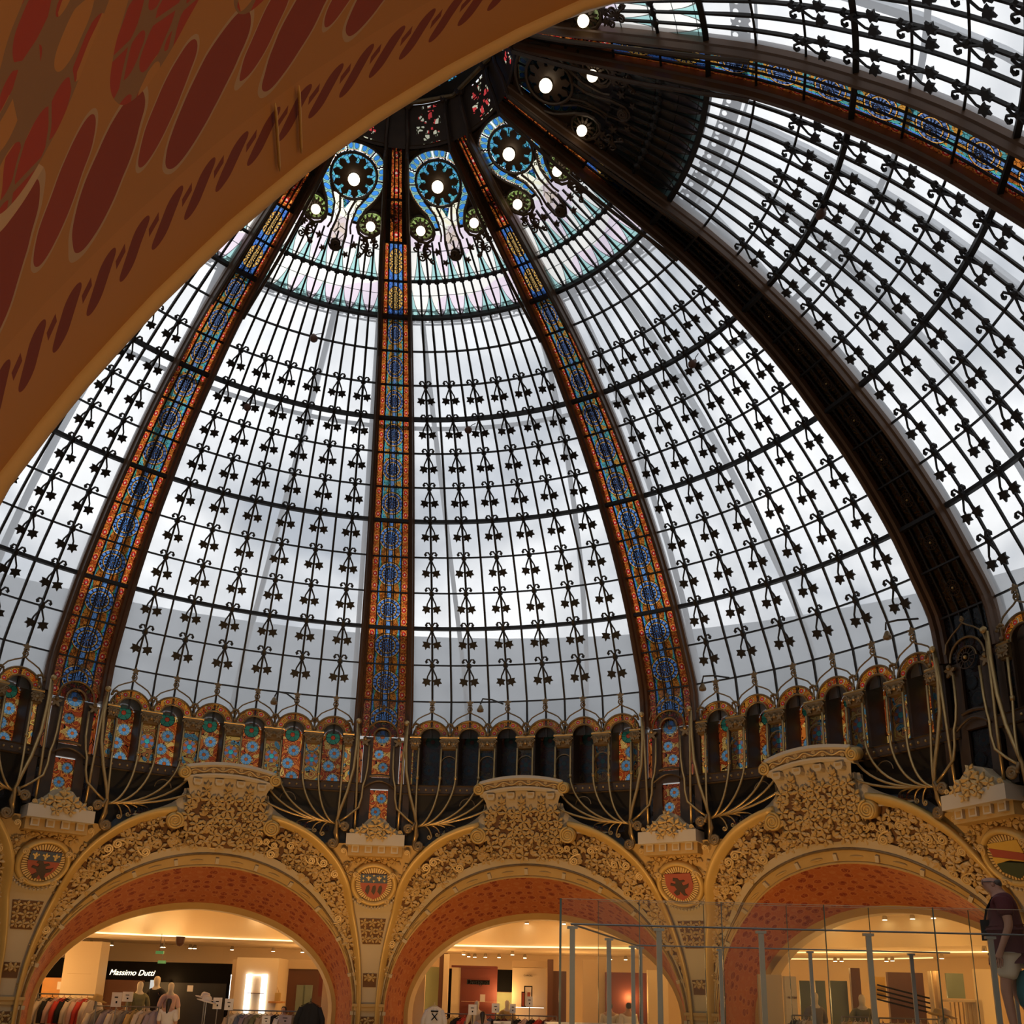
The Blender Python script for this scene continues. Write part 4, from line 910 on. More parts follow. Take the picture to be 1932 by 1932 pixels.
    for i in range(21):
        t = -0.88 + 1.76 * i / 20; c = 1 - (t / 0.88) ** 2; fr.append(lambda h, z, t=t, c=c: wp(t, -2.13 + 0.10 * c + z, h + 0.12 * c))
    b = MB(); b.sweep(fr, [(0.05, -0.04), (0.20, -0.04), (0.24, 0.0), (0.24, 0.03), (0.20, 0.045), (0.05, 0.045)]); b.build('slab_fillet', 'stone_white', e)
    b = MB(); b.sweep(fr, [(0.05, 0.045), (0.19, 0.045), (0.21, 0.10), (0.20, 0.17), (0.05, 0.17)]); b.build('slab_frieze', 'frieze_gold', e)
    b = MB(); b.sweep(fr, [(-0.2, 0.17), (0.22, 0.17), (0.27, 0.20), (0.25, 0.26), (-0.2, 0.29)]); b.build('slab_top', 'stone_white', e)
    b = MB()
    b.tube([wp(-0.80 + 1.6 * i / 48, -2.02 + 0.10 * (1 - ((-0.8 + 1.6 * i / 48) / 0.88) ** 2) + 0.035 * math.sin(9 * PI * i / 48), 0.22 + 0.12 * (1 - ((-0.8 + 1.6 * i / 48) / 0.88) ** 2)) for i in range(49)], 0.013, 5); b.build('vine', 'leaf_gold', e)
    for i in range(9):
        t = -0.71 + 1.42 * i / 8; c = 1 - (t / 0.88) ** 2; obj('curl', SPRAY[2], e, mtx=wframe(t, -2.02 + 0.10 * c + (0.03 if i % 2 else -0.03), 0.19 + 0.12 * c, i * 1.1, 0.5))
    for sg in (-1, 1):
        b = MB(); volute_disc(b, sg * 0.90, -2.03, 0.24, 0.115, sg, 2.2); b.build('slab_volute', 'gold_mould', e, True)
    # leaves: band between the curves
    p0, p1 = resample(INNER, 240), resample(gf, 240); n = 0
    for i in range(13, 228, 3):
        (t0, z0), (t1, z1) = p0[i], p1[i]; wdt = math.hypot(t1 - t0, z1 - z0); rows = max(1, int(round(wdt / 0.135)))
        for q in range(rows):
            f = (q + 0.5) / rows if rows > 1 else 0.5
            f += rr.uniform(-0.25, 0.25) / rows; t, z = t0 + (t1 - t0) * f + rr.uniform(-.035, .035), z0 + (z1 - z0) * f + rr.uniform(-.035, .035)
            if abs(t) < 0.72 and z > -3.30: continue
            if math.hypot(abs(t) - 0.95, z + 2.965) < 0.20 or f * wdt > wdt - 0.07: continue
            kd = rr.choices((0, 1, 2, 3), (5, 1.6, 1.8, 3))[0]; sc = rr.uniform(0.95, 1.28) * min(1.0, max(0.45, wdt / 0.3))
            obj(SPN[kd], SPRAY[kd], e, mtx=wframe(t, z, 0.01 + rr.uniform(0, 0.025), rr.uniform(0, 6.28), sc)); n += 1
    for a in range(9):
        for c in range(6):
            z = -3.32 + 0.165 * c + rr.uniform(-.03, .03); W_ = table(kw, z) - 0.06; t = (a - 4) / 4.0 * W_ + rr.uniform(-.04, .04)
            kd = rr.choices((0, 1, 3), (6, 1.2, 2))[0]
            obj(SPN[kd], SPRAY[kd], e, mtx=wframe(t, z, 0.11 + 0.05 * (c / 5), rr.uniform(0, 6.28), rr.uniform(1.0, 1.25)))
    # lead flashing behind the moulding
    b = MB(); gp = resample([(x, z) for x, z in GOLDS if z > -3.75], 24)
    for sg in (-1, 1):
        b.grid(lambda u, v: wp(sg * gp[int(round(u * 24))][0], gp[int(round(u * 24))][1], 0.02).lerp(Vector((sg * gp[int(round(u * 24))][0] * 0.985, math.sqrt(10.26 ** 2 - gp[int(round(u * 24))][0] ** 2), -2.62)), v), 24, 3)
    b.build('lead_flashing', 'lead_sheet', e)
    return e
GLAB = {144: 'gilded plaster arch mostly cut off by the left edge', 108: 'gilded plaster arch with leaf relief over the black sign shop at left', 72: 'gilded plaster arch with leaf relief in the middle, over the dark red stand', 36: 'gilded plaster arch with leaf relief at right, behind the glass barriers', 0: 'gilded plaster arch beyond the right edge'}
arch0 = make_arch(); tag(arch0, GLAB[72], 'arch', 'gilded arches round the hall'); ARCHES = {72: arch0}
for az in (108, 36, 144): ARCHES[az] = clone(arch0, 'plaster_arch', az, (0, 11.45, FLOOR_Z), label=GLAB[az], cat='arch', group='gilded arches round the hall')
# ------------------------------------------------------------------ piers with consoles and coats of arms
GINV = sorted([(z, t) for t, z in GOLD])
def pw(x, z, off=0.0):
    return Vector((x, WR(z) - off, z))
def pframe(x, z, off, rot, sc):
    p = pw(x, z, off); ex = Vector((1, 0, 0)); ey = (pw(x, z + 0.05, off) - pw(x, z - 0.05, off)).normalized(); ez = ex.cross(ey); ez = ez if ez.y < 0 else -ez
    mt = Matrix.Identity(4)
    for i in range(3): mt[i][0], mt[i][1], mt[i][2], mt[i][3] = ex[i], ey[i], ez[i], p[i]
    return mt @ Matrix.Rotation(rot, 4, 'Z') @ Matrix.Diagonal((sc, sc, sc, 1))
def phalf(z):
    t = table(GINV, z); r = WR(z); return r * math.sin(PI / 10 - math.asin(min(0.99, t / r)))
plain('dish_gold', (0.22, 0.12, 0.035), 0.6, 0, 0.2); plain('shield_red', (0.34, 0.055, 0.03), 0.5, 0, 0.12); plain('shield_blue', (0.03, 0.055, 0.11), 0.5, 0, 0.12); plain('shield_dark', (0.035, 0.012, 0.01), 0.5, 0, 0.2)
plain('shield_yellow', (0.62, 0.36, 0.05), 0.5, 0, 0.1); plain('shield_green', (0.035, 0.05, 0.02), 0.5, 0, 0.2); plain('fleur_gold', (0.62, 0.42, 0.14), 0.4, 0.2, 0.1)
def fleur(b, fr_, x, y, s, h):
    T = lambda px, py, q: fr_ @ Vector((x + px * s, y + py * s, q))
    b.prism([(0, 1.0), (0.22, 0.55), (0.12, 0.1), (-0.12, 0.1), (-0.22, 0.55)], h, h + 0.012, T)
    for sg in (-1, 1): b.prism([(sg * .15, 0.12), (sg * .35, 0.5), (sg * .6, 0.62), (sg * .75, 0.35), (sg * .55, 0.15), (sg * .5, .35), (sg * .3, 0.05)][::sg], h, h + 0.012, T)
    b.prism([(-.4, 0.08), (.4, 0.08), (.4, -.05), (-.4, -.05)], h, h + 0.014, T); b.prism([(-.12, -.05), (.12, -.05), (.25, -.5), (0, -.65), (-.25, -.5)], h, h + 0.012, T)
SHIELD = [(-0.27, 0.24), (0.27, 0.24), (0.28, 0.0), (0.24, -0.13), (0.13, -0.26), (0.0, -0.33), (-0.13, -0.26), (-0.24, -0.13), (-0.28, 0.0)]
LION = [(-0.10, -0.2), (-0.04, -0.17), (-0.02, -0.10), (0.05, -0.20), (0.13, -0.20), (0.08, -0.15), (0.09, -0.06), (0.17, -0.02), (0.20, 0.07), (0.15, 0.04), (0.07, 0.02), (0.05, 0.08), (0.13, 0.12), (0.10, 0.15), (0.02, 0.13), (-0.02, 0.19), (-0.10, 0.20), (-0.12, 0.14), (-0.06, 0.12), (-0.08, 0.06), (-0.17, 0.09), (-0.19, 0.04), (-0.10, 0.01), (-0.07, -0.06), (-0.15, -0.12)]
def make_pier():
    e = root('arch_pier', 90, (0, 11.45, FLOOR_Z)); rr = random.Random(11)
    b = MB(); b.grid(lambda u, v: pw((2 * u - 1) * (phalf(-7.75 + 4.5 * v) + 0.05), -7.75 + 4.5 * v, 0.02), 6, 40); b.build('pier_face', 'plaster', e)
    b = MB(); b.grid(lambda u, v: pw((2 * u - 1) * min(1.05, phalf(-4.0 + 0.85 * v)), -4.0 + 0.85 * v, 0.03), 6, 8); b.build('spandrel_ground', 'plaster_gold', e)
    b = MB(); b.box((-0.60, 9.68, -3.215), (0.60, 10.35, -2.985)); b.build('console_slab', 'stone_white', e)
    for i in range(4):
        x = (i - 1.5) * 0.27; b = MB(); b.box((x - 0.075, 9.80, -3.36), (x + 0.075, 10.15, -3.215)); mo = b.build('modillion', 'stone_white', e)
        b = MB(); b.box((x - 0.045, 9.795, -3.335), (x + 0.045, 9.80, -3.245)); o = b.build('modillion_face', 'plaster_gold', None); o.parent = mo
    b = MB(); b.box((-0.56, 9.86, -3.42), (0.56, 10.2, -3.215)); b.build('modillion_bed', 'plaster_gold', e)
    b = MB(); b.prism([(-0.58, -2.985), (-0.46, -2.90), (-0.30, -2.80), (-0.17, -2.66), (0, -2.60), (0.17, -2.66), (0.30, -2.80), (0.46, -2.90), (0.58, -2.985)][::-1], -9.98, -9.78, lambda x, y, h: Vector((x, -h, y))); b.build('pediment', 'plaster', e)
    for x, z, s, a in ((0, -2.82, 1.5, 0.3), (-0.17, -2.88, 1.25, 1.0), (0.17, -2.88, 1.25, 2.0), (-0.33, -2.93, 0.9, 2.2), (0.33, -2.93, 0.9, 0.5), (0.0, -2.98, 1.1, 1.4), (-0.12, -3.06, 0.9, 0.1), (0.14, -3.04, 0.9, 0.9), (0.0, -2.68, 0.9, 0.7)):
        p = Vector((x, 9.70 if z > -2.96 else 9.66, z)); mt = Matrix.Translation(p) @ Matrix.Rotation(PI / 2, 4, 'X') @ Matrix.Rotation(a, 4, 'Z') @ Matrix.Diagonal((s, s, s, 1)); obj('leaf_spray', SPRAY[0], e, mtx=mt)
    for sg in (-1, 1):
        for x, z, kd, s in ((0.50, -2.93, 2, 0.6), (0.66, -3.30, 2, 0.8)): obj('curl', SPRAY[2], e, mtx=pframe(sg * x, z, 0.25 if z > -3 else 0.12, 0, s))
    # garland between console and coat of arms
    for i in range(13):
        x = (i - 6) * 0.15 + rr.uniform(-.03, .03); z = -3.44 - 0.0 * abs(x) + rr.uniform(-.05, .05) - (0.16 if abs(x) > 0.5 else 0)
        kd = rr.choice((0, 3, 0, 1)); obj(SPN[kd], SPRAY[kd], e, mtx=pframe(x, z, 0.06, rr.uniform(0, 6.28), rr.uniform(0.9, 1.2)))
        if abs(x) > 0.48: kd = rr.choice((0, 3)); obj(SPN[kd], SPRAY[kd], e, mtx=pframe(x * 0.97, z - 0.17, 0.05, rr.uniform(0, 6.28), 0.9))
    ZC = -3.93; F = pframe(0, ZC, 0.05, 0, 1)
    b = MB(); b.lathe([(0.41, -0.10), (0.41, 0.03), (0.0001, 0.03)], 30, F); b.build('oval_dish', 'dish_gold', e)
    b = MB(); n = 34
    fr_ = [(lambda a, h, i=i: F @ Vector((math.cos(2 * PI * i / n) * a, math.sin(2 * PI * i / n) * a, h))) for i in range(n + 1)]
    b.sweep(fr_, [(0.385, -0.02), (0.39, 0.06), (0.42, 0.10), (0.46, 0.10), (0.49, 0.05), (0.50, -0.05)], caps=False); b.build('oval_frame', 'gold_mould', e, True)
    b = MB()
    for i in range(44):
        a = 2 * PI * i / 44; c_, s_ = math.cos(a), math.sin(a)
        b.prism([(0.26, -0.012), (0.375, -0.017), (0.375, 0.017), (0.26, 0.012)], 0.03, 0.05, lambda x, y, h: F @ Vector((x * c_ - y * s_, x * s_ + y * c_, h)))
    b.build('rays', 'leaf_gold', e)['kind'] = 'stuff'
    b = MB()
    for i in range(17):
        a = PI * (1.18 + 0.64 * i / 16); b.ball((0.56 * math.cos(a), 0.56 * math.sin(a), 0.02), 0.030, 6, 4, mat=F)
    b.build('bead_swag', 'stone_white', e)['kind'] = 'stuff'
    for sg in (-1, 1):
        for an, s in ((0.55, 0.85), (-0.9, 0.75)): obj('curl', SPRAY[2], e, mtx=F @ Matrix.Translation((sg * 0.45 * math.cos(an), 0.45 * math.sin(an), 0.08)) @ Matrix.Rotation(an * sg, 4, 'Z') @ Matrix.Diagonal((s, s, s, 1)))
    for (z0, z1, h0, h1, sp) in ((-4.62, -5.14, 0.28, 0.19, 8), (-5.74, -6.02, 0.145, 0.14, 2), (-6.62, -7.15, 0.26, 0.24, 9)):
        b = MB(); b.grid(lambda u, v: pw((2 * u - 1) * (h0 + (h1 - h0) * v), z0 + (z1 - z0) * v, 0.035), 2, 3); b.build('relief_panel', 'shaded_ground', e)
        k = 0
        for r_ in range(max(1, int((z0 - z1) / 0.15))):
            for c in range(3 if h0 > 0.2 else 2):
                z = z0 - (r_ + 0.5) * 0.165; hh = h0 + (h1 - h0) * ((z0 - z) / (z0 - z1)); nc = 3 if h0 > 0.2 else 2
                obj('leaf_spray', SPRAY[0], e, mtx=pframe((c - (nc - 1) / 2) * hh * 0.66, z, 0.04, rr.uniform(0, 6.28), 0.8))
    b = MB(); b.box((-0.30, 11.28, -6.50), (0.30, 11.5, -6.38)); b.box((-0.34, 11.24, -6.42), (0.34, 11.5, -6.36)); b.build('capital', 'plaster_gold', e)
    return e
def add_arms(e, kind):
    F = pframe(0, -3.93, 0.05, 0, 1); T = lambda x, y, h: F @ Vector((x, y, h))
    if kind == 'D':
        cols = [('shield_yellow', [(-0.27, .27), (-0.27, .02), (0.27, -0.10), (0.27, .27)]), ('shield_red', [(-0.27, 0.20), (0.27, 0.05), (0.27, -0.08), (-0.27, 0.06)]), ('shield_green', [(-0.27, -0.02), (0.27, -0.12), (0.24, -0.2), (0.0, -0.34), (-0.24, -0.2)]), ('shield_yellow', [(-0.28, 0.06), (0.05, -0.02), (-0.28, -0.06)])]
        for i, (mn, pl) in enumerate(cols):
            b = MB(); b.prism(pl[::-1], 0.05, 0.07 + 0.006 * i, T); b.build('shield', mn, e)
        return
    b = MB(); b.prism(SHIELD[::-1], 0.03, 0.075, T); sh = b.build('shield', 'shield_red', e)
    if kind in 'AB':
        b = MB(); b.prism([(-0.275, 0.245), (0.275, 0.245), (0.283, 0.05), (-0.283, 0.05)][::-1], 0.07, 0.085, T); o = b.build('shield_chief', 'shield_blue', e)
        sp = [(-0.18, 0.14), (0.0, 0.14), (0.18, 0.14)] if kind == 'A' else [(-0.11, 0.15), (0.11, 0.15), (-0.22, 0.10), (0.22, 0.10), (0.0, 0.09), (-0.22, 0.2), (0.0, 0.215), (0.22, 0.2)]
        for i, (x, y) in enumerate(sp):
            b = MB(); fleur(b, F, x, y, 0.088 if kind == 'A' else (0.07 if i < 2 else 0.035), 0.085); b.build('fleur_de_lis', 'fleur_gold', e)
    if kind in 'AC':
        b = MB(); b.prism([(x * 1.0, y * 0.95 - (0.13 if kind == 'A' else 0.03)) for x, y in LION][::-1], 0.075, 0.09, T); b.build('lion', 'shield_dark', e)
    if kind == 'B':
        for x in (-0.13, 0.0, 0.13):
            b = MB(); b.prism([(x - .05, -0.14), (x - .02, -0.03), (x + .03, 0.0), (x + .05, -0.06), (x + .04, -0.14), (x + .01, -0.22)][::-1], 0.075, 0.088, T); b.build('charge', 'shield_dark', e)
pier0 = make_pier()
PL = {'B': 'pier with blue and red coat of arms in the middle', 'A': 'pier at far left with three fleurs-de-lis over a lion shield', 'C': 'pier with plain red lion shield right of centre', 'D': 'pier at right edge with yellow, red and green shield'}
PIER = {'B': pier0}; tag(pier0, PL['B'], 'pier', 'piers between the gilded arches')
for n_ in 'ACD': PIER[n_] = clone(pier0, 'arch_pier', RIBS[n_], (0, 11.45, FLOOR_Z), label=PL[n_], cat='pier', group='piers between the gilded arches')
for n_ in 'ABCD': add_arms(PIER[n_], n_)
# ------------------------------------------------------------------ the painted arch the photographer stands under
e = root('painted_arch', -72 - 13.631, (0, 11.45, FLOOR_Z), 'huge painted arch soffit with red flowers across the upper left', 'painted arch')
e.location += Vector((2.653, 1.098, 0.40))
NB = ell(3.2, 2.75)
b = strip(MB(), SOFF, NB, 120, 16, 0.0, -2.6, uv=True)
for k_ in b.uv: b.uv[k_] = [(u * 10.0, v * 2.65) for u, v in b.uv[k_]]
b.build('soffit', 'soffit_painted', e, True)
b = MB(); b.tube([wp(t, z, 0.0) for t, z in resample(SOFF, 120)], 0.014, 8); b.build('edge_bead', 'plaster_gold', e, True)
strip(MB(), SOFF, GFULL, 80, 3, 0.02, 0.05).build('arch_front', 'plaster_gold', e)
for s_ in (0.224, 0.228):
    i = s_; pts = []
    pf, pb = resample(SOFF, 200), resample(NB, 200); q = int(i * 200)
    pts = [wp(*pf[q], 0.0).lerp(wp(*pb[q], -2.6), f) + Vector((0, 0, -0.012)) for f in [0.015 + k / 10 * 0.05 for k in range(11)]]
    b = MB(); b.tube(pts, [0.001] + [0.0026] * 9 + [0.001], 6); b.build('plaster_ridge', 'plaster_gold', e, True)
# ------------------------------------------------------------------ gallery behind the arches: floor, ceilings, walls, rest of the dome
plain('ceiling_cream', (0.70, 0.55, 0.36), 0.85, 0, 0.05, 0.6); plain('wall_beige', (0.55, 0.40, 0.24), 0.8, 0, 0.06, 0.8); plain('floor_stone', (0.50, 0.40, 0.28), 0.35, 0, 0.1, 2.0)
plain('shop_black', (0.0025, 0.002, 0.002), 0.7, 0, 0.2, spec=0.1); plain('shop_cream', (0.66, 0.52, 0.34), 0.7, 0, 0.05, 1.0); plain('shop_brown', (0.12, 0.045, 0.022), 0.55, 0, 0.15, 2.0)
plain('shop_red', (0.13, 0.022, 0.014), 0.6, 0, 0.1, 2.0); plain('shop_green', (0.36, 0.40, 0.22), 0.7, 0, 0.08, 1.0); plain('wood_orange', (0.55, 0.24, 0.05), 0.55, 0, 0.15, 4.0)
plain('chrome', (0.55, 0.52, 0.47), 0.25, 0.9, 0.05); plain('rail_steel', (0.20, 0.20, 0.20), 0.35, 0.7, 0.1); plain('mirror_green', (0.20, 0.24, 0.17), 0.3, 0.1, 0.3, 1.5); plain('skin', (0.46, 0.25, 0.16), 0.6, 0, 0.08)
plain('mannequin', (0.66, 0.56, 0.40), 0.45, 0, 0.03); plain('hair_dark', (0.020, 0.012, 0.008), 0.5, 0, 0.3, 20); plain('zinc_roof', (0.20, 0.21, 0.22), 0.6, 0.1, 0.25, 1.0); plain('card_white', (0.72, 0.66, 0.62), 0.7, 0, 0.03)
plain('zinc_light', (0.55, 0.57, 0.60), 0.6, 0.1, 0.15, 1.0); plain('facade_pale', (0.80, 0.78, 0.74), 0.8, 0, 0.06, 1.0); plain('atrium_wall', (0.50, 0.36, 0.18), 0.8, 0, 0.1, 1.0)
glow('light_strip', (1.0, 0.74, 0.38), 1.6); glow('spot_bulb', (1.0, 0.85, 0.55), 14.0); glow('neon_white', (1.0, 0.97, 0.90), 3.5); glow('sign_letters', (1.0, 0.90, 0.66), 2.0); glow('blue_glow', (0.15, 0.42, 0.55), 0.8); glow('exit_green', (0.10, 0.35, 0.12), 0.3, (0.1, 0.3, 0.12))
def ring(name, prof_, mname, a0=0.0, a1=360.0, n=80, kind='structure'):
    b = MB()
    b.grid(lambda u, v: (lambda r, z: Vector((r * math.cos(rad(a0 + (a1 - a0) * u)), r * math.sin(rad(a0 + (a1 - a0) * u)), z)))(*prof_[int(round(v * (len(prof_) - 1)))]), n, len(prof_) - 1)
    return tag(b.build(name, mname), kind=kind)
ring('floor', [(11.46, -8.2), (11.46, FLOOR_Z), (24.0, FLOOR_Z)], 'floor_stone')
ring('ceiling', [(11.30, -3.95), (12.6, -4.02), (12.6, -4.33), (14.2, -4.36), (14.2, -4.98), (22.0, -4.98)], 'ceiling_cream', -36, 216)
ring('ceiling_near', [(10.9, -3.1), (22.0, -3.1)], 'ceiling_cream', 216, 324, 30)
ring('wall_back', [(19.5, FLOOR_Z), (19.5, -4.98)], 'wall_beige')
ring('wall_atrium', [(11.5, -8.2), (12.2, -8.2), (12.2, -20.0), (0.3, -20.0)], 'atrium_wall')
ring('trim_1', [(10.22, -3.12), (10.60, -3.55), (11.6, -3.80), (22.0, -3.9), (24.0, -3.6)], 'facade_pale', -36, 216, 80)
ring('trim_2', [(14.19, -5.0), (14.165, -5.0), (14.165, -4.965), (14.19, -4.965)], 'light_strip', 60, 135, 60)
# dome behind the photographer
b = MB(); b.grid(lambda u, v: (lambda p: Matrix.Rotation(rad(-54 - 144 * u - 90), 4, 'Z') @ Vector((0, p[0], p[1])))(prof(12 - 16 * v)), 40, 24); tag(b.build('ceiling_dome', 'pane'), kind='structure')
ring('wall_drum', [(10.1, -0.75), (10.15, -2.1), (10.3, -3.6)], 'bronze', 162, 222, 20)
ring('wall_drum_near', [(10.1, -0.75), (10.6, -1.1), (10.95, -3.1)], 'bronze', 222, 318, 40)
ring('wall_drum_right', [(10.1, -0.75), (10.15, -2.1), (10.3, -3.6)], 'bronze', 318, 378, 20)
ring('wall_spandrel', [(10.3, -3.6), (10.6, -4.2), (11.2, -5.2)], 'plaster_gold', 165, 225, 30)
ring('wall_spandrel_right', [(10.3, -3.6), (10.6, -4.2), (11.2, -5.2)], 'plaster_gold', 318, 375, 30)
for i, az in enumerate(range(-18, -200, -36)):
    b = MB(); fr = [(lambda a, c, k=k: ribpt(k, a * hw(k), c)) for k in [12 - 0.8 * q for q in range(21)]]
    b.sweep(fr, [(-1, -0.05), (-1, 0.2), (1, 0.2), (1, -0.05)]); o = b.build('trim_%d' % (i + 3), 'rib_brown'); o.rotation_euler.z = rad(az - 90); tag(o, kind='structure')
    if az == -18: D.objects.remove(o)
# lamps of the gallery, then added fill points
for az in range(126, 0, -9):
    a = rad(az); lamp('gallery_lamp', 'POINT', (13.4 * math.cos(a), 13.4 * math.sin(a), -5.3), 22, (1.0, 0.56, 0.20), 0.15)
for az in range(120, 10, -12):
    a = rad(az); lamp('shop_light', 'POINT', (16.8 * math.cos(a), 16.8 * math.sin(a), -6.0), 60, (1.0, 0.58, 0.22), 0.2)

for az, en in ((-80, 90), (-60, 60), (-105, 60)):
    a = rad(az); lamp('near_soffit_fill', 'POINT', (13.2 * math.cos(a), 13.2 * math.sin(a), -6.0), en, (1.0, 0.62, 0.28), 0.25)  # unseen fill points added to brighten the painted soffit

for az in (113.5, 110.0):
    a = rad(az); lamp('bulkhead_spot', 'SPOT', (13.55 * math.cos(a), 13.55 * math.sin(a), -5.15), 16, (1.0, 0.72, 0.36), 0.05, (14.2 * math.cos(a), 14.2 * math.sin(a), -4.72), 75, 0.8)

for az in range(114, 10, -12):
    a = rad(az); lamp('shop_light', 'POINT', (15.2 * math.cos(a), 15.2 * math.sin(a), -6.1), 34, (1.0, 0.58, 0.22), 0.2)  # extra points without fixtures, added to lift the dark lower ceiling
# ------------------------------------------------------------------ shops in the gallery
HX = Vector((math.cos(YAW), math.sin(YAW), 0)); HF = Vector((-math.sin(YAW), math.cos(YAW), 0))
def at_h(px, py, dist):
    ray = _f + CR * ((px - PPX) / FPX) - CU * ((py - PPY) / FPX); return CAM + ray * (dist / ray.dot(HF))
def at_z(px, py, z):
    ray = _f + CR * ((px - PPX) / FPX) - CU * ((py - PPY) / FPX); return CAM + ray * ((z - CAM.z) / ray.z)
def thing(name, label, cat, base, group=None): return root(name, 90, base, label, cat, group)
RST = Matrix(((HX.x, HF.x, 0, 0), (HX.y, HF.y, 0, 0), (0, 0, 1, 0), (0, 0, 0, 1)))   # stage axes: x right, y away, z up
def stage(px, py, dist):
    p = at_h(px, py, dist); return Vector(((p - CAM).dot(HX), dist, p.z))
def SW(x, y, z): return Vector((CAM.x, CAM.y, 0)) + HX * x + HF * y + Vector((0, 0, z))
def sbox(b, x0, y0, z0, x1, y1, z1): return b.box((x0, y0, z0), (x1, y1, z1), Matrix.Translation(Vector((CAM.x, CAM.y, 0))) @ RST)
def pbox(e, name, mname, px0, py0, px1, py1, dist, th=0.1, foot=False):
    a, c = stage(px0, py0, dist), stage(px1, py1, dist); z0 = FLOOR_Z if foot else min(a.z, c.z)
    return sbox(MB(), a.x, dist, z0, c.x, dist + th, max(a.z, c.z)).build(name, mname, e)
def pthing(name, label, cat, px0, py0, px1, py1, dist, th, mname, foot=True, part='body', group=None):
    a, c = stage(px0, py0, dist), stage(px1, py1, dist); z0 = FLOOR_Z if foot else min(a.z, c.z)
    e = thing(name, label, cat, SW((a.x + c.x) / 2, dist + th / 2, z0), group); pbox(e, part, mname, px0, py0, px1, py1, dist, th, foot); return e
def text_part(e, txt, mname, px0, px1, py, dist, shear=0.0, name='lettering', depth=0.02):
    cu = D.curves.new('t', 'FONT'); cu.body = txt; cu.align_x = 'LEFT'; cu.shear = shear; cu.extrude = 0.02; o = D.objects.new('t', cu); COL.objects.link(o)
    bpy.context.view_layer.update(); me = D.meshes.new_from_object(o.evaluated_get(bpy.context.evaluated_depsgraph_get())); D.objects.remove(o)
    xs = [v.co.x for v in me.vertices]; a, c = stage(px0, py, dist), stage(px1, py, dist); sc = (c.x - a.x) / (max(xs) - min(xs)); x0 = min(xs)
    for v in me.vertices: v.co = SW(a.x + (v.co.x - x0) * sc, dist - depth - v.co.z * 0.3, a.z + v.co.y * sc)
    me.materials.clear(); me.materials.append(M[mname]); me.name = name; return obj(name, me, e)
# --- left shop (black sign)
D1 = 26.5
e = pthing('storefront', 'black shop front with the glowing script sign', 'shop front', 172, 1812, 442, 1932, D1, 0.3, 'shop_black', part='fascia')
text_part(e, 'Massimo Dutti', 'sign_letters', 207, 293, 1839, D1, 0.32)
pbox(e, 'doorway', 'shop_brown', 195, 1848, 262, 1932, D1 - 0.02, 0.05, True); pbox(e, 'doorway', 'black_metal', 262, 1852, 420, 1932, D1 - 0.03, 0.05, True)
pthing('partition_wall', 'black panel wall left of the cream column', 'wall panel', 84, 1806, 128, 1932, D1, 0.2, 'shop_black')
pthing('display_board', 'orange wooden board against the black panel at left', 'board', 82, 1844, 109, 1932, D1 - 0.4, 0.08, 'wood_orange')
e = pthing('cream_column', 'square cream column left of the black shop front', 'column', 127, 1775, 171, 1932, D1 - 0.6, 0.55, 'shop_cream', part='shaft'); pbox(e, 'joint', 'wall_beige', 127, 1836, 172, 1838, D1 - 0.61, 0.02)
e = pthing('lit_pillar', 'pale pillar with two glowing white rectangular frames', 'pillar', 448, 1806, 516, 1932, D1 - 1.4, 1.2, 'shop_cream', part='shaft')
def neon(e, px0, py0, px1, py1, dist, wd, slant=0):
    for (a, c, d, f) in ((px0, py0, px1, py0 + wd), (px0, py0, px0 + wd, py1), (px1 - wd, py0, px1, py1)): pbox(e, 'neon_frame', 'neon_white', a, c, d, f, dist, 0.03)
neon(e, 465, 1838, 498, 1912, D1 - 1.45, 3.5); neon(e, 436, 1839, 449, 1905, D1 - 1.2, 2.5); pbox(e, 'shaft_side', 'wall_beige', 440, 1810, 448, 1932, D1 - 1.3, 1.0, True); pbox(e, 'shelf', 'shop_brown', 466, 1873, 496, 1875, D1 - 1.6, 0.2)
e = pthing('wall_display', 'brown wall display with mirrors right of the lit pillar', 'wall display', 516, 1818, 612, 1932, D1 - 0.2, 0.2, 'shop_brown', part='back_panel')
for a, c in ((560, 570), (573, 584)): pbox(e, 'mirror_panel', 'mirror_green', a, 1858, c, 1932, D1 - 0.25, 0.05, True)
pbox(e, 'header', 'shop_cream', 545, 1810, 600, 1829, D1 - 0.3, 0.1); pbox(e, 'shelf', 'wood_orange', 506, 1889, 533, 1893, D1 - 1.5, 0.3); pbox(e, 'upright', 'shop_red', 605, 1811, 609, 1880, D1 - 1.6, 0.06)
pthing('partition_wall', 'plain cream wall panel by the middle pier, left side', 'wall panel', 612, 1815, 662, 1932, D1 - 2.2, 0.2, 'shop_cream')
pthing('partition_wall', 'plain cream wall panel by the middle pier, right side', 'wall panel', 735, 1818, 798, 1932, D1 - 2.2, 0.2, 'shop_cream')
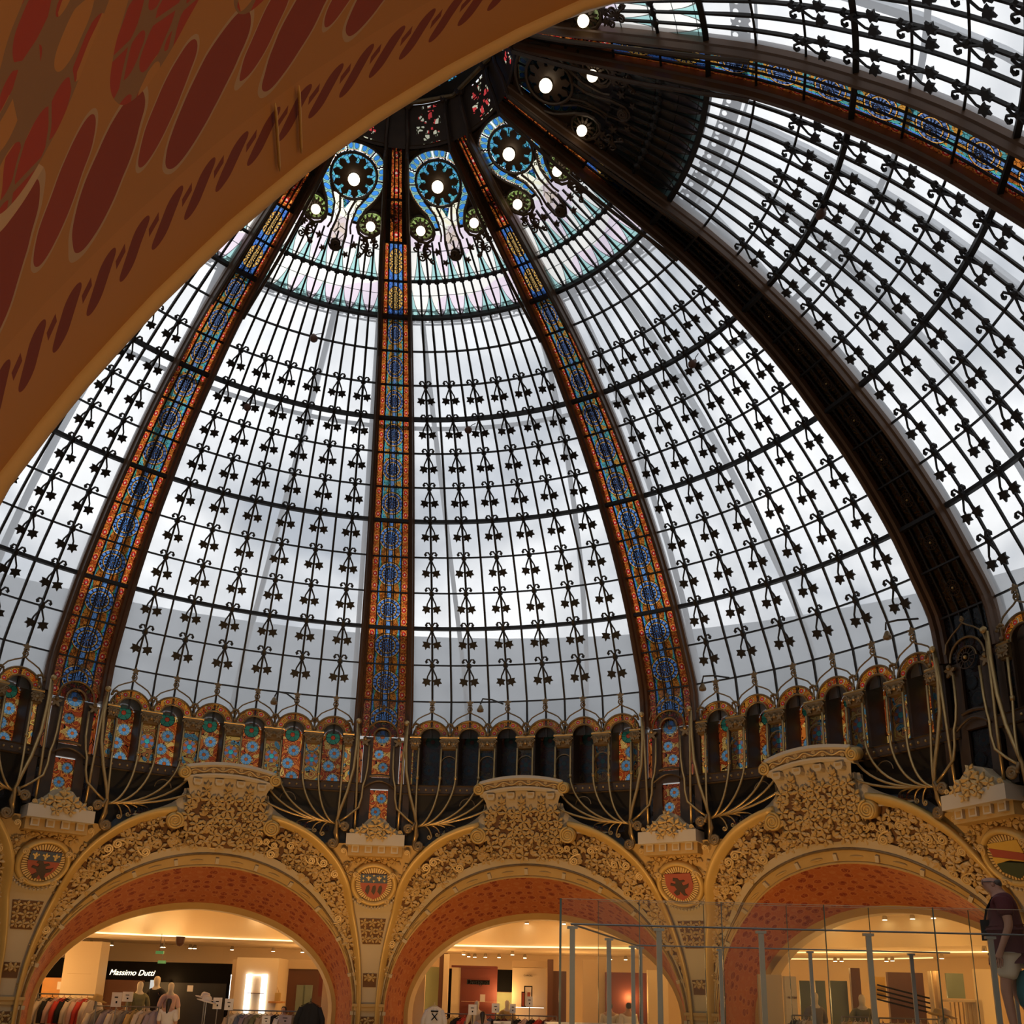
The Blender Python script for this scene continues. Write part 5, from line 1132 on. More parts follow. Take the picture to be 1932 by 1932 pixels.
# --- middle shop
D2 = 26.5
e = pthing('storefront', 'dark red shop stand with blurred black lettering', 'shop front', 870, 1822, 936, 1932, D2, 0.4, 'shop_red', part='fascia')
text_part(e, 'Desigual', 'black_metal', 881, 924, 1857, D2, 0.0, depth=0.05); pbox(e, 'lettering_bar', 'shop_black', 881, 1849, 923, 1858, D2 - 0.01, 0.02); pbox(e, 'side_panel', 'shop_cream', 853, 1824, 870, 1932, D2 + 0.02, 0.4, True); pbox(e, 'cornice', 'shop_red', 852, 1821, 937, 1827, D2 - 0.05, 0.5); pbox(e, 'shelf', 'shop_cream', 870, 1889, 942, 1891, D2 - 0.5, 0.3)
pthing('partition_wall', 'black screen between the dark red stand and the cream board', 'wall panel', 936, 1829, 967, 1872, D2 + 0.3, 0.1, 'shop_black', False)
pthing('partition_wall', 'pale green wall under the black screen', 'wall panel', 934, 1872, 968, 1932, D2 + 0.35, 0.1, 'shop_green')
pthing('partition_wall', 'black panel painted as the shaded gap left of the dark red stand', 'wall panel', 841, 1827, 855, 1932, D2 + 0.3, 0.1, 'shop_black')  # black panel stands for the shade in a gap
e = pthing('sign_board', 'lit cream board with dark shop name above a framed poster', 'sign board', 967, 1826, 1030, 1932, D2 - 0.2, 0.2, 'shop_cream', part='board')
text_part(e, 'CAROLL', 'shop_black', 988, 1005, 1842, D2 - 0.2); pbox(e, 'ledge', 'neon_white', 972, 1900, 1026, 1902, D2 - 0.5, 0.05); pbox(e, 'header', 'wall_beige', 967, 1812, 1036, 1826, D2 - 0.3, 0.4)
e = pthing('framed_poster', 'dark framed poster with a red figure leaning on the cream board', 'poster', 989, 1860, 1004, 1900, D2 - 0.6, 0.05, 'shop_black', False, 'frame'); pbox(e, 'print', 'card_white', 991, 1862, 1002, 1898, D2 - 0.62, 0.02); pbox(e, 'print_figure', 'shield_red', 995, 1872, 1000, 1898, D2 - 0.63, 0.01)
e = pthing('framed_poster', 'narrow red frame leaning left of the larger poster', 'poster', 984, 1871, 990, 1900, D2 - 0.7, 0.04, 'shop_black', False, 'frame'); pbox(e, 'print', 'shield_red', 985, 1873, 989, 1898, D2 - 0.72, 0.02)
pthing('shop_column', 'slim brown column left of the dark red stand', 'column', 830, 1798, 839, 1932, D2 - 1.0, 0.3, 'shop_brown'); pthing('shop_column', 'slim cream column beside the slim brown one', 'column', 838, 1800, 842, 1932, D2 - 1.05, 0.3, 'shop_cream')
pthing('shop_column', 'slim brown column right of the cream board', 'column', 1034, 1810, 1043, 1932, D2 - 0.6, 0.3, 'shop_brown')
pthing('partition_wall', 'pale green tall panel behind the printed shirt', 'wall panel', 803, 1824, 830, 1932, D2 - 0.6, 0.1, 'shop_green')
pthing('partition_wall', 'dark red wall behind the left glass corner', 'wall panel', 1142, 1834, 1222, 1932, D2 - 1.0, 0.1, 'shop_red'); pthing('partition_wall', 'cream cabinet wall right of the dark red wall', 'wall panel', 1222, 1830, 1262, 1932, D2 - 1.6, 0.2, 'shop_cream')
pthing('partition_wall', 'brown wall left of the glass corner posts', 'wall panel', 1044, 1832, 1068, 1932, D2 - 0.4, 0.1, 'shop_brown'); pthing('partition_wall', 'dim beige wall seen through the glass corner', 'wall panel', 1100, 1810, 1142, 1932, D2 - 0.8, 0.1, 'wall_beige')
# --- right shop
D3 = 20.5
pthing('partition_wall', 'plain beige partition at the left of the right-hand shop', 'wall panel', 1430, 1838, 1480, 1932, D3 - 0.5, 0.1, 'wall_beige')
e = pthing('sign_board', 'cream upright board with faint dark lettering behind the glass', 'sign board', 1480, 1842, 1507, 1932, D3 - 0.7, 0.15, 'shop_cream', part='board'); text_part(e, 'nurae', 'shop_brown', 1486, 1503, 1884, D3 - 0.7)
for i, (a, c) in enumerate(((1508, 1534), (1538, 1562), (1566, 1604))): pthing('wall_mirror', ('first', 'second', 'third')[i] + ' greenish mirror from the lettered board in the right-hand shop', 'mirror', a, 1850, c, 1932, D3 + 0.3, 0.05, 'mirror_green', part='glass')
pthing('partition_wall', 'dark opening beside the mirrors in the right-hand shop', 'wall panel', 1604, 1826, 1630, 1932, D3 + 0.2, 0.1, 'shop_brown')
e = pthing('curtain', 'narrow yellow curtain at the back of the right-hand shop', 'curtain', 1650, 1843, 1673, 1885, D3 + 0.5, 0.04, 'shield_yellow', False, 'cloth')
pthing('partition_wall', 'dim brown back wall behind the railing in the right-hand shop', 'wall panel', 1674, 1834, 1750, 1932, D3 + 0.7, 0.1, 'shop_brown')
for i, a in enumerate((1757, 1770)): pthing('shop_column', ('slim pale post', 'slimmer tan post')[i] + ' near the slatted cabinet at right', 'column', a, 1832, a + (8 if i == 0 else 5), 1932, D3 - 0.6, 0.15, 'shop_cream' if i == 0 else 'wall_beige')
pthing('partition_wall', 'mirror-green back wall near the slatted cabinet at right', 'wall panel', 1784, 1836, 1822, 1884, D3 + 0.1, 0.05, 'mirror_green', False)
pthing('partition_wall', 'glowing cream wall behind the walking man', 'wall panel', 1838, 1828, 1885, 1932, D3 + 0.1, 0.1, 'shop_cream')
e = pthing('slatted_cabinet', 'tan cabinet with upright slats near the right edge', 'cabinet', 1792, 1886, 1840, 1891, D3 - 0.9, 0.5, 'shop_cream', False, 'top')
for a in range(1794, 1840, 8): pbox(e, 'slat', 'wall_beige', a, 1891, a + 4, 1932, D3 - 0.9, 0.06, True)
pbox(e, 'side', 'shop_cream', 1841, 1886, 1858, 1932, D3 - 0.9, 0.5, True)
# --- clothes
FAB = {'red': (0.52, 0.045, 0.03), 'black': (0.01, 0.01, 0.012), 'cream': (0.62, 0.52, 0.40), 'grey': (0.20, 0.17, 0.14), 'pink': (0.58, 0.38, 0.32), 'beige': (0.46, 0.34, 0.22), 'blue': (0.10, 0.13, 0.20), 'white': (0.70, 0.64, 0.58), 'ochre': (0.50, 0.32, 0.10), 'olive': (0.18, 0.17, 0.08), 'maroon': (0.085, 0.014, 0.016), 'teal': (0.02, 0.12, 0.14), 'mauve': (0.30, 0.24, 0.28)}
for k, c in FAB.items(): plain('cloth_' + k, c, 0.85, 0, 0.12, 8.0)
def garment_mesh(kind, col, sd):
    r = random.Random(sd); b = MB(); ph = r.uniform(0, 6); hgt = {'shirt': 0.75, 'dress': 1.15, 'jacket': 0.85}[kind]
    wt = [(0, 0.055), (0.04, 0.12), (0.10, 0.20), (0.25, 0.21), (0.55, 0.185), (1.0, 0.23 if kind != 'dress' else 0.30)]
    for sd_ in (-1, 1):
        b.grid(lambda u, v: ((2 * u - 1) * table(wt, v), sd_ * (0.055 * math.sqrt(max(0, 1 - (2 * u - 1) ** 2)) + 0.012 * math.sin(u * 16 + ph + 2 * v)), -v * hgt), 12, 10)
        b.tube([(sd_ * 0.15, 0, -0.08), (sd_ * 0.235, 0.0, -0.28), (sd_ * 0.25, 0, -0.52)], [0.06, 0.055, 0.045], 6)
    b.tube([(-0.17, 0, -0.05), (0, 0, 0.03), (0.17, 0, -0.05)], 0.008, 4); b.tube([(0, 0, 0.03), (0, 0, 0.085)], 0.006, 4)
    return b.mesh('garment', 'cloth_' + col, True)
GM = {}
def garment(kind, col, p, yaw, label, group, sc=1.0):
    key = (kind, col)
    if key not in GM: GM[key] = garment_mesh(kind, col, len(GM))
    o = D.objects.new('garment', GM[key]); COL.objects.link(o); o.location = p; o.rotation_euler = (0, 0, YAW + yaw); o.scale = (sc,) * 3; tag(o, label, 'garment', group); return o
def rack(px0, px1, py, dist, cols, where, kind='shirt'):
    a, c = stage(px0, py, dist), stage(px1, py, dist); z = (a.z + c.z) / 2
    e = thing('clothes_rack', 'metal clothes rack ' + where, 'rack', SW((a.x + c.x) / 2, dist, FLOOR_Z))
    MB().tube([SW(a.x, dist, z), SW(c.x, dist, z)], 0.016, 6).build('rail', 'rail_steel', e)
    for x in (a.x, c.x):
        MB().tube([SW(x, dist, z), SW(x, dist, FLOOR_Z + 0.02)], 0.015, 6).build('upright', 'rail_steel', e); MB().tube([SW(x, dist - 0.25, FLOOR_Z + 0.02), SW(x, dist + 0.25, FLOOR_Z + 0.02)], 0.015, 6).build('foot', 'rail_steel', e)
    n = len(cols); seen = {}; ORD = ('', 'second ', 'third ', 'fourth ')
    for i, col in enumerate(cols):
        x = a.x + (c.x - a.x) * (i + 0.5) / n
        garment(kind if i % 3 else 'dress', col, SW(x, dist, z - 0.085), 0.9 + rnd.uniform(-0.25, 0.25), '%s%s garment%s on the rack %s' % (ORD[seen.setdefault(col, 0)], col, ' from the left' if cols.count(col) > 1 else '', where), 'clothes on the rack ' + where); seen[col] += 1
rack(72, 182, 1876, 22.9, ['grey', 'cream', 'black', 'pink', 'red', 'black', 'cream', 'pink', 'red', 'cream'], 'by the cream column', 'dress')
rack(178, 300, 1899, 22.4, ['cream', 'grey', 'mauve', 'cream', 'beige', 'grey', 'ochre', 'cream', 'beige', 'mauve'], 'under the black sign')
rack(432, 560, 1907, 22.6, ['beige', 'cream', 'blue', 'mauve', 'grey', 'olive', 'beige', 'pink', 'black', 'white', 'ochre', 'grey'], 'in front of the lit pillar')
rack(838, 905, 1913, 23.2, ['black', 'ochre', 'black', 'red', 'grey', 'maroon'], 'left of the dark red stand')
rack(905, 1050, 1916, 23.0, ['black', 'blue', 'black', 'maroon', 'grey', 'black', 'pink', 'black', 'red', 'maroon', 'beige'], 'in front of the cream board')
rack(1494, 1530, 1916, 19.4, ['black', 'grey', 'cream', 'beige'], 'before the lettered board'); rack(1588, 1638, 1919, 19.4, ['beige', 'ochre', 'cream', 'beige', 'pink'], 'before the third mirror'); rack(1658, 1772, 1922, 19.2, ['pink', 'cream', 'beige', 'ochre', 'cream', 'pink', 'beige', 'cream'], 'before the railing at right')
p = at_h(586, 1893, 22.2); garment('jacket', 'black', p, 0.1, 'black jacket hanging alone right of the lit pillar', None, 1.15)
e = thing('jacket_stand', 'thin stand carrying the lone black jacket', 'stand', SW(*[stage(586, 1893, 22.2)[0], 22.25, FLOOR_Z])); MB().tube([p + Vector((0, 0.05, 0.1)), Vector((p.x, p.y + 0.05, FLOOR_Z))], 0.014, 6).build('pole', 'rail_steel', e)
p = at_h(820, 1899, 22.6); gs = garment('shirt', 'white', p, 0.0, 'white T-shirt printed with a black X near the middle pier', None, 1.0)
e2 = root('shirt_print', 90, p); e2.parent = None
o = text_part(e2, 'X', 'shop_black', 813.5, 826.5, 1925, 22.6, name='print', depth=0.10); o2 = pbox(e2, 'print_bar', 'shop_black', 813, 1906.5, 827, 1909.5, 22.52, 0.01)
for q in (o, o2):
    mw = q.data; 
    for v in mw.vertices: v.co = Matrix.Rotation(-YAW, 4, 'Z') @ (v.co - p)
    q.parent = gs; q.location = (0, 0, 0)
D.objects.remove(e2)
# --- price cards
for i, (a, b_, c, d, dist, lb) in enumerate(((212, 1872, 227, 1900, 22.2, 'white price card on a stand, left of the two under the sign'), (232, 1871, 249, 1890, 22.3, 'white price card on a stand, right of the two under the sign'), (354, 1859, 363, 1871, 25.5, 'small pale notice on the dark shop window'), (425, 1884, 439, 1906, 22.0, 'white price card left of the lit pillar'), (403, 1882, 417, 1904, 22.4, 'tan price card near the white hats'), (495, 1916, 509, 1932, 22.0, 'white price card below the lit pillar'), (527, 1915, 549, 1932, 21.9, 'bluish blank card beside the lone jacket'), (109, 1852, 118, 1867, 26.0, 'framed notice beside the orange board'), (884, 1895, 899, 1915, 22.6, 'mauve price card in front of the dark red stand'), (928, 1893, 942, 1911, 22.6, 'mauve price card before the black screen'), (962, 1894, 973, 1912, 22.6, 'tan price card before the cream board'), (906, 1876, 915, 1890, 25.6, 'small upright card on the shelf of the dark red stand'), (993, 1880, 1005, 1900, 22.9, 'grey price card overlapping the framed poster'), (931, 1926, 964, 1932, 22.0, 'wide white card at the bottom in the middle'))):
    A, C = stage(a, b_, dist), stage(c, d, dist); e = thing('price_card', lb, 'price card', SW((A.x + C.x) / 2, dist, FLOOR_Z)); pbox(e, 'card', 'card_white' if 'bluish' not in lb else 'cloth_mauve', a, b_, c, d, dist, 0.02)
    if dist < 25: MB().tube([SW((A.x + C.x) / 2, dist + 0.03, C.z), SW((A.x + C.x) / 2, dist + 0.03, FLOOR_Z)], 0.01, 5).build('stem', 'rail_steel', e)
    if c - a > 10 and dist < 24: pbox(e, 'print_line', 'shop_black', a + (c - a) * .3, b_ + (d - b_) * .3, a + (c - a) * .7, b_ + (d - b_) * .38, dist - 0.01, 0.005); pbox(e, 'print_mark', 'shop_black', a + (c - a) * .42, b_ + (d - b_) * .6, a + (c - a) * .58, b_ + (d - b_) * .75, dist - 0.01, 0.005)
# --- figures by skin modifier
def skin(name, verts, edges, radii, mname, parent=None, sub=2):
    me = D.meshes.new(name); me.from_pydata([tuple(v) for v in verts], edges, []); o = obj(name, me, parent, loc=(0, 0, 0)); mo = o.modifiers.new('Skin', 'SKIN'); mo.use_smooth_shade = True
    for i, r in enumerate(radii): me.skin_vertices[0].data[i].radius = r if isinstance(r, tuple) else (r, r)
    me.skin_vertices[0].data[0].use_root = True; ms = o.modifiers.new('Sub', 'SUBSURF'); ms.levels = sub; ms.render_levels = sub; me.materials.append(M[mname]); return o
def place(e, p, yaw, sc=1.0): e.location = p; e.rotation_euler = (0, 0, yaw); e.scale = (sc,) * 3
def mannequin(px, py, dist, yaw, top, skirt, label):
    """py is the top of the head"""
    t = at_h(px, py, dist); base = Vector((t.x, t.y, FLOOR_Z)); h = t.z - FLOOR_Z; s = h / 1.80
    e = D.objects.new('mannequin', None); COL.objects.link(e); tag(e, label, 'mannequin', 'shop mannequins'); place(e, base, yaw, s)
    V = [(0, 0, 0.98), (0, 0, 1.15), (0, 0, 1.35), (0, 0, 1.48), (0, -0.01, 1.56), (0, -0.015, 1.66), (0, -0.01, 1.77), (0.17, 0, 1.43), (0.24, 0, 1.20), (0.24, -0.05, 0.97), (-0.17, 0, 1.43), (-0.24, 0, 1.20), (-0.24, -0.05, 0.97), (0.09, 0, 0.9), (0.09, 0, 0.5), (0.09, 0, 0.05), (-0.09, 0, 0.9), (-0.09, 0, 0.5), (-0.09, 0, 0.05)]
    E_ = [(0, 1), (1, 2), (2, 3), (3, 4), (4, 5), (5, 6), (3, 7), (7, 8), (8, 9), (3, 10), (10, 11), (11, 12), (0, 13), (13, 14), (14, 15), (0, 16), (16, 17), (17, 18)]
    skin('body', V, E_, [(0.15, 0.10), (0.12, 0.09), (0.15, 0.10), (0.11, 0.08), 0.045, (0.075, 0.09), (0.06, 0.07), 0.055, 0.04, 0.03, 0.055, 0.04, 0.03, 0.08, 0.055, 0.035, 0.08, 0.055, 0.035], 'mannequin', e)
    skin('top', [V[i] for i in (0, 1, 2, 3, 7, 8, 10, 11)], [(0, 1), (1, 2), (2, 3), (3, 4), (4, 5), (3, 6), (6, 7)], [(0.165, 0.115), (0.135, 0.105), (0.165, 0.115), (0.12, 0.09), 0.07, 0.055, 0.07, 0.055], top, e)
    skin('skirt', [(0, 0, 1.02), (0, 0, 0.8), (0, 0, 0.55)], [(0, 1), (1, 2)], [(0.165, 0.12), (0.20, 0.15), (0.23, 0.18)], skirt, e); return e
mannequin(266, 1848, 22.8, 0.6, 'cloth_olive', 'cloth_red', 'pale headed mannequin in dark jacket and red skirt, left of three'); mannequin(299, 1838, 23.4, -0.4, 'cloth_black', 'cloth_red', 'tallest mannequin in black top below the sign letters'); mannequin(324, 1850, 22.9, 0.7, 'cloth_pink', 'cloth_beige', 'mannequin in patterned pale top, right of three')
mannequin(957, 1884, 23.6, 0.2, 'cloth_ochre', 'cloth_ochre', 'mannequin in yellow-green dress before the pale green wall'); mannequin(1781, 1897, 18.8, 0.5, 'cloth_cream', 'cloth_beige', 'pale mannequin beside the slatted cabinet'); mannequin(900, 1885, 22.9, 0.0, 'cloth_cream', 'cloth_cream', 'white headed mannequin in front of the dark red stand')
e = thing('video_screen', 'narrow blue glowing screen behind the tallest mannequin', 'screen', SW(stage(288, 1850, 24.5).x, 24.5, FLOOR_Z)); pbox(e, 'screen', 'blue_glow', 284, 1849, 290, 1905, 24.5, 0.05, True)
def person(px, py, dist, yaw, top, legs, label, hair='hair_dark', long_hair=True):
    t = at_h(px, py, dist); base = Vector((t.x, t.y, FLOOR_Z)); s = (t.z - FLOOR_Z) / 1.72
    e = D.objects.new('person', None); COL.objects.link(e); tag(e, label, 'person'); place(e, base, yaw, s)
    V = [(0, 0, 0.95), (0, 0, 1.12), (0, 0.01, 1.30), (0, 0.01, 1.42), (0, 0.0, 1.49), (0, -0.01, 1.57), (0, -0.015, 1.66), (0.17, 0, 1.38), (0.22, 0.01, 1.12), (0.18, -0.12, 0.95), (-0.17, 0, 1.38), (-0.22, 0.01, 1.12), (-0.18, -0.12, 0.95), (0.09, 0, 0.86), (0.095, 0, 0.48), (0.10, 0.01, 0.08), (0.10, -0.12, 0.04), (-0.09, 0, 0.86), (-0.095, 0, 0.48), (-0.10, 0.01, 0.08), (-0.10, -0.12, 0.04), (0, -0.105, 1.575)]
    E_ = [(0, 1), (1, 2), (2, 3), (3, 4), (4, 5), (5, 6), (3, 7), (7, 8), (8, 9), (3, 10), (10, 11), (11, 12), (0, 13), (13, 14), (14, 15), (15, 16), (0, 17), (17, 18), (18, 19), (19, 20), (5, 21)]
    skin('body', V, E_, [(0.16, 0.11), (0.13, 0.10), (0.16, 0.11), (0.11, 0.08), 0.05, (0.075, 0.09), (0.065, 0.08), 0.06, 0.042, 0.03, 0.06, 0.042, 0.03, 0.085, 0.06, 0.042, 0.03, 0.085, 0.06, 0.042, 0.03, 0.016], 'skin', e)
    skin('shirt', [V[i] for i in (0, 1, 2, 3, 7, 8, 10, 11)], [(0, 1), (1, 2), (2, 3), (3, 4), (4, 5), (3, 6), (6, 7)], [(0.18, 0.13), (0.155, 0.12), (0.18, 0.13), (0.125, 0.095), 0.08, 0.06, 0.08, 0.06], top, e)
    skin('trousers', [V[i] for i in (0, 13, 14, 15, 17, 18, 19)], [(0, 1), (1, 2), (2, 3), (0, 4), (4, 5), (5, 6)], [(0.17, 0.125), 0.10, 0.075, 0.06, 0.10, 0.075, 0.06], legs, e)
    hv = [(0, 0.015, 1.69), (0, 0.045, 1.62), (0, 0.075, 1.54)] + ([(0, 0.085, 1.42), (0, 0.095, 1.28)] if long_hair else [])
    skin('hair', hv, [(i, i + 1) for i in range(len(hv) - 1)], [(0.06, 0.06), (0.088, 0.07), (0.07, 0.05)] + ([(0.045, 0.035), (0.025, 0.02)] if long_hair else []), hair, e); return e
person(321, 1881, 21.9, YAW + PI, 'cloth_white', 'cloth_blue', 'woman with dark ponytail and white top seen from behind'); person(536, 1896, 22.9, YAW, 'cloth_white', 'cloth_black', 'woman in white top facing out beside the lone jacket')
person(1150, 1889, 23.4, YAW + PI, 'cloth_cream', 'cloth_blue', 'person in white top seen from behind, left of two behind the glass', long_hair=False); person(1185, 1889, 23.3, YAW + PI + 0.3, 'cloth_white', 'cloth_black', 'person in white top with dark hair, right of two behind the glass', long_hair=False)
person(911, 1906, 22.5, YAW + PI, 'cloth_mauve', 'cloth_black', 'dark haired person low in front of the dark red stand')
# --- hats
def hat(px, py, dist, mname, label, s=1.0):
    p = at_h(px, py, dist); e = thing('sun_hat', label, 'hat', p); b = MB(); b.lathe([(0.20 * s, 0.0), (0.21 * s, 0.012), (0.10 * s, 0.03), (0.095 * s, 0.10 * s), (0.06 * s, 0.13 * s), (0.001, 0.135 * s)], 18, Matrix.Translation(p) @ Matrix.Rotation(0.25, 4, 'Y')); b.build('brim_and_crown', mname, e, True)
    MB().tube([p, Vector((p.x, p.y, FLOOR_Z))], 0.012, 5).build('stand', 'rail_steel', e)
hat(183, 1888, 22.0, 'cloth_ochre', 'straw hat above the rack under the black sign'); hat(389, 1890, 22.3, 'cloth_white', 'white brimmed hat right of the woman with ponytail', 1.0); hat(386, 1884, 22.6, 'cloth_white', 'upper white hat stacked behind the other'); hat(1770, 1916, 18.6, 'cloth_ochre', 'straw hat near the slatted cabinet', 0.9); hat(1785, 1918, 18.7, 'cloth_beige', 'second straw hat touching the slatted cabinet', 0.9)
e = pthing('handbag', 'yellow handbag on the wooden shelf', 'handbag', 519, 1873, 527, 1889, D1 - 1.45, 0.12, 'cloth_ochre', False); a = stage(523, 1868, D1 - 1.4); MB().tube([SW(a.x - 0.06, D1 - 1.39, a.z - 0.1), SW(a.x, D1 - 1.39, a.z + 0.06), SW(a.x + 0.06, D1 - 1.39, a.z - 0.1)], 0.008, 5).build('strap', 'cloth_ochre', e)
# --- ceiling spotlights
_b = MB(); _b.lathe([(0.035, 0.0), (0.05, -0.05), (0.055, -0.10)], 10); SP_BODY = _b.mesh('housing', 'chrome'); _b = MB(); _b.lathe([(0.045, -0.098), (0.045, -0.108)], 10); SP_BULB = _b.mesh('bulb', 'spot_bulb')
SPOTS = [(235, 1719, -4.34), (248, 1720, -4.34), (475, 1729, -4.34), (487, 1730, -4.34), (927, 1742, -4.34), (1011, 1743, -4.34), (1085, 1744, -4.34), (1548, 1744, -4.34), (1631, 1743, -4.34), (1784, 1726, -4.34), (1803, 1737, -4.34), (1583, 1733, -4.34), (342, 1790, -4.98), (253, 1801, -4.98), (101, 1806, -4.98), (568, 1797, -4.98), (400, 1810, -4.98), (505, 1800, -4.98), (330, 1800, -4.98), (842, 1804, -4.98), (896, 1799, -4.98), (875, 1794, -4.98), (911, 1812, -4.98), (957, 1818, -4.98), (997, 1803, -4.98), (945, 1801, -4.98), (967, 1794, -4.98), (150, 1780, -4.98), (270, 1793, -4.98), (590, 1793, -4.98), (1190, 1806, -4.98), (1170, 1808, -4.98), (1475, 1818, -4.98), (1600, 1808, -4.98), (1655, 1818, -4.98), (1683, 1805, -4.98), (1836, 1754, -4.34), (1655, 1765, -4.98), (1543, 1828, -4.98), (1776, 1800, -4.98), (1805, 1824, -4.98)]
SPOTS.sort(); cnt = {}
NTH = ('leftmost', 'second', 'third', 'fourth', 'fifth', 'sixth', 'seventh', 'eighth', 'ninth', 'tenth', 'eleventh', 'twelfth')
for i, (a, c, z) in enumerate(SPOTS):
    p = at_z(a, c, z); rr_ = math.hypot(p.x, p.y)
    if rr_ > 19: p = Vector((p.x * 18.8 / rr_, p.y * 18.8 / rr_, z))
    if z < -4.9 and rr_ < 14.35: p = Vector((p.x * 14.4 / rr_, p.y * 14.4 / rr_, z))
    if z > -4.5 and not 12.7 < rr_ < 14.1: q = 12.75 if rr_ <= 12.7 else 14.05; p = Vector((p.x * q / rr_, p.y * q / rr_, z))
    shop = 'left' if a < 640 else ('middle' if a < 1300 else 'right')
    lv = 'upper ceiling' if z > -4.5 else 'lower ceiling'; q_ = cnt.get((lv, shop), 0); cnt[(lv, shop)] = q_ + 1
    e = root('ceiling_spotlight', 90, p, '%s bright spotlight%s in the %s of the %s shop' % (NTH[q_], '' if q_ == 0 else ' from the left', lv, shop), 'spotlight', 'spotlights in the %s of the %s shop' % ('upper ceiling' if z > -4.5 else 'lower ceiling', shop))
    for me, nm in ((SP_BODY, 'housing'), (SP_BULB, 'bulb')): obj(nm, me, e, loc=(0, 0, 0))
for (a, c, d, f, lb) in ((1461, 1797, 1880, 1796, 'long straight light strip on the ceiling of the right shop'), (1438, 1820, 1655, 1810, 'slanting light strip on the ceiling left of the bend'), (1655, 1810, 1760, 1807, 'slanting light strip on the ceiling right of the bend')):
    p, q = at_z(a, c, -5.012), at_z(d, f, -5.012); p, q = [v * (min(1.0, 19.2 / math.hypot(v.x, v.y))) for v in (p, q)]; p.z = q.z = -5.012; e = thing('linear_lamp', lb, 'light strip', p.lerp(q, 0.5)); MB().tube([p, q], 0.02, 4).build('tube', 'light_strip', e)
for (a, c, lb) in ((301, 1797, 'green exit sign hanging nearer the arch'), (305, 1815, 'green exit sign hanging before the black shop front')):
    dist = 23.0 if c < 1800 else 25.5; e = pthing('exit_sign', lb, 'sign', a - 7, c - 3, a + 7, c + 3, dist, 0.04, 'exit_green', False, 'panel'); q = stage(a, c - 3, dist); MB().tube([SW(q.x, dist + 0.02, q.z), SW(q.x, dist + 0.02, -4.98)], 0.008, 4).build('hanger', 'rail_steel', e)
q = at_h(339, 1782, 21.9); e = thing('dome_camera', 'dark dome camera on the bulkhead of the left shop', 'security camera', q); b = MB(); b.lathe([(0.10, 0.16), (0.09, 0.03), (0.05, -0.02), (0.001, -0.04)], 14, Matrix.Translation(q)); b.build('housing', 'shop_brown', e)

mannequin(1535, 1868, 19.9, 0.3, 'cloth_grey', 'cloth_black', 'dark suited mannequin before the mirrors, left of two'); mannequin(1625, 1872, 19.9, -0.3, 'cloth_olive', 'cloth_black', 'dark suited mannequin before the mirrors, right of two')
e = thing('stair_rail', 'dark stair railing in the back of the right-hand shop', 'railing', SW(stage(1700, 1890, D3 + 0.4).x, D3 + 0.4, FLOOR_Z))
for q in range(4):
    a, c = stage(1655, 1858 + 9 * q, D3 + 0.4), stage(1760, 1885 + 9 * q, D3 + 0.4); MB().tube([SW(a.x, D3 + 0.4, a.z), SW(c.x, D3 + 0.4, c.z)], 0.018, 5).build('bar', 'shop_black', e)
# ------------------------------------------------------------------ roofs and service walkways outside the glass
ring('wall_outer', [(16.0, -3.8), (16.0, 0.7)], 'facade_pale')
ring('trim_20', [(16.0, 0.7), (16.1, 0.9), (18.0, 2.9), (23.5, 6.4), (26.0, 6.6)], 'zinc_roof')
def mesh_walk(k0, k1, d):
    b = MB(); n = 150
    def fn(u, v): p = surf(k0 + (k1 - k0) * v, 0, -d); a = 2 * PI * u; r = math.hypot(p.x, p.y); return Vector((r * math.cos(a), r * math.sin(a), p.z))
    b.grid(fn, n, 1); return b
g = G('perforated'); v = g.coord('Object'); dd = g.vor(v, 9.0, 'F1', 'Distance', 0.25)
a_ = g.n('BsdfTransparent'); b_ = g.n('BsdfDiffuse'); b_.inputs[0].default_value = (0.42, 0.43, 0.45, 1); mx = g.n('MixShader'); g.put(mx.inputs[0], g.gt(dd, 0.36)); g.t.links.new(a_.outputs[0], mx.inputs[1]); g.t.links.new(b_.outputs[0], mx.inputs[2]); g.t.links.new(mx.outputs[0], g.out.inputs[0]); M['perforated'] = g.m
tag(mesh_walk(0.15, 0.55, 0.5).build('trim_21', 'perforated'), kind='structure')
tag(mesh_walk(0.60, 0.66, 0.55).build('trim_22', 'zinc_light'), kind='structure')
tag(mesh_walk(3.6, 3.72, 0.7).build('trim_23', 'zinc_light'), kind='structure')
for i, az in enumerate(range(150, -60, -14)):
    b = MB(); b.tube([Matrix.Rotation(rad(az - 90 + (5 * (i % 3) - 5) * q / 8), 4, 'Z') @ surf(11.8 - 1.4 * q, 0, -0.9) for q in range(9)], 0.07, 4); tag(b.build('trim_%d' % (30 + i), 'zinc_light'), kind='structure')
# unseen boards added behind part of the middle arcade to keep its windows dark
b = MB(); b.grid(lambda u, v: cy(-2.5 + 4.1 * u, -0.55 - 1.5 * v, -0.60), 10, 1); b.build('blackout_board', 'black_metal', ARC[72])

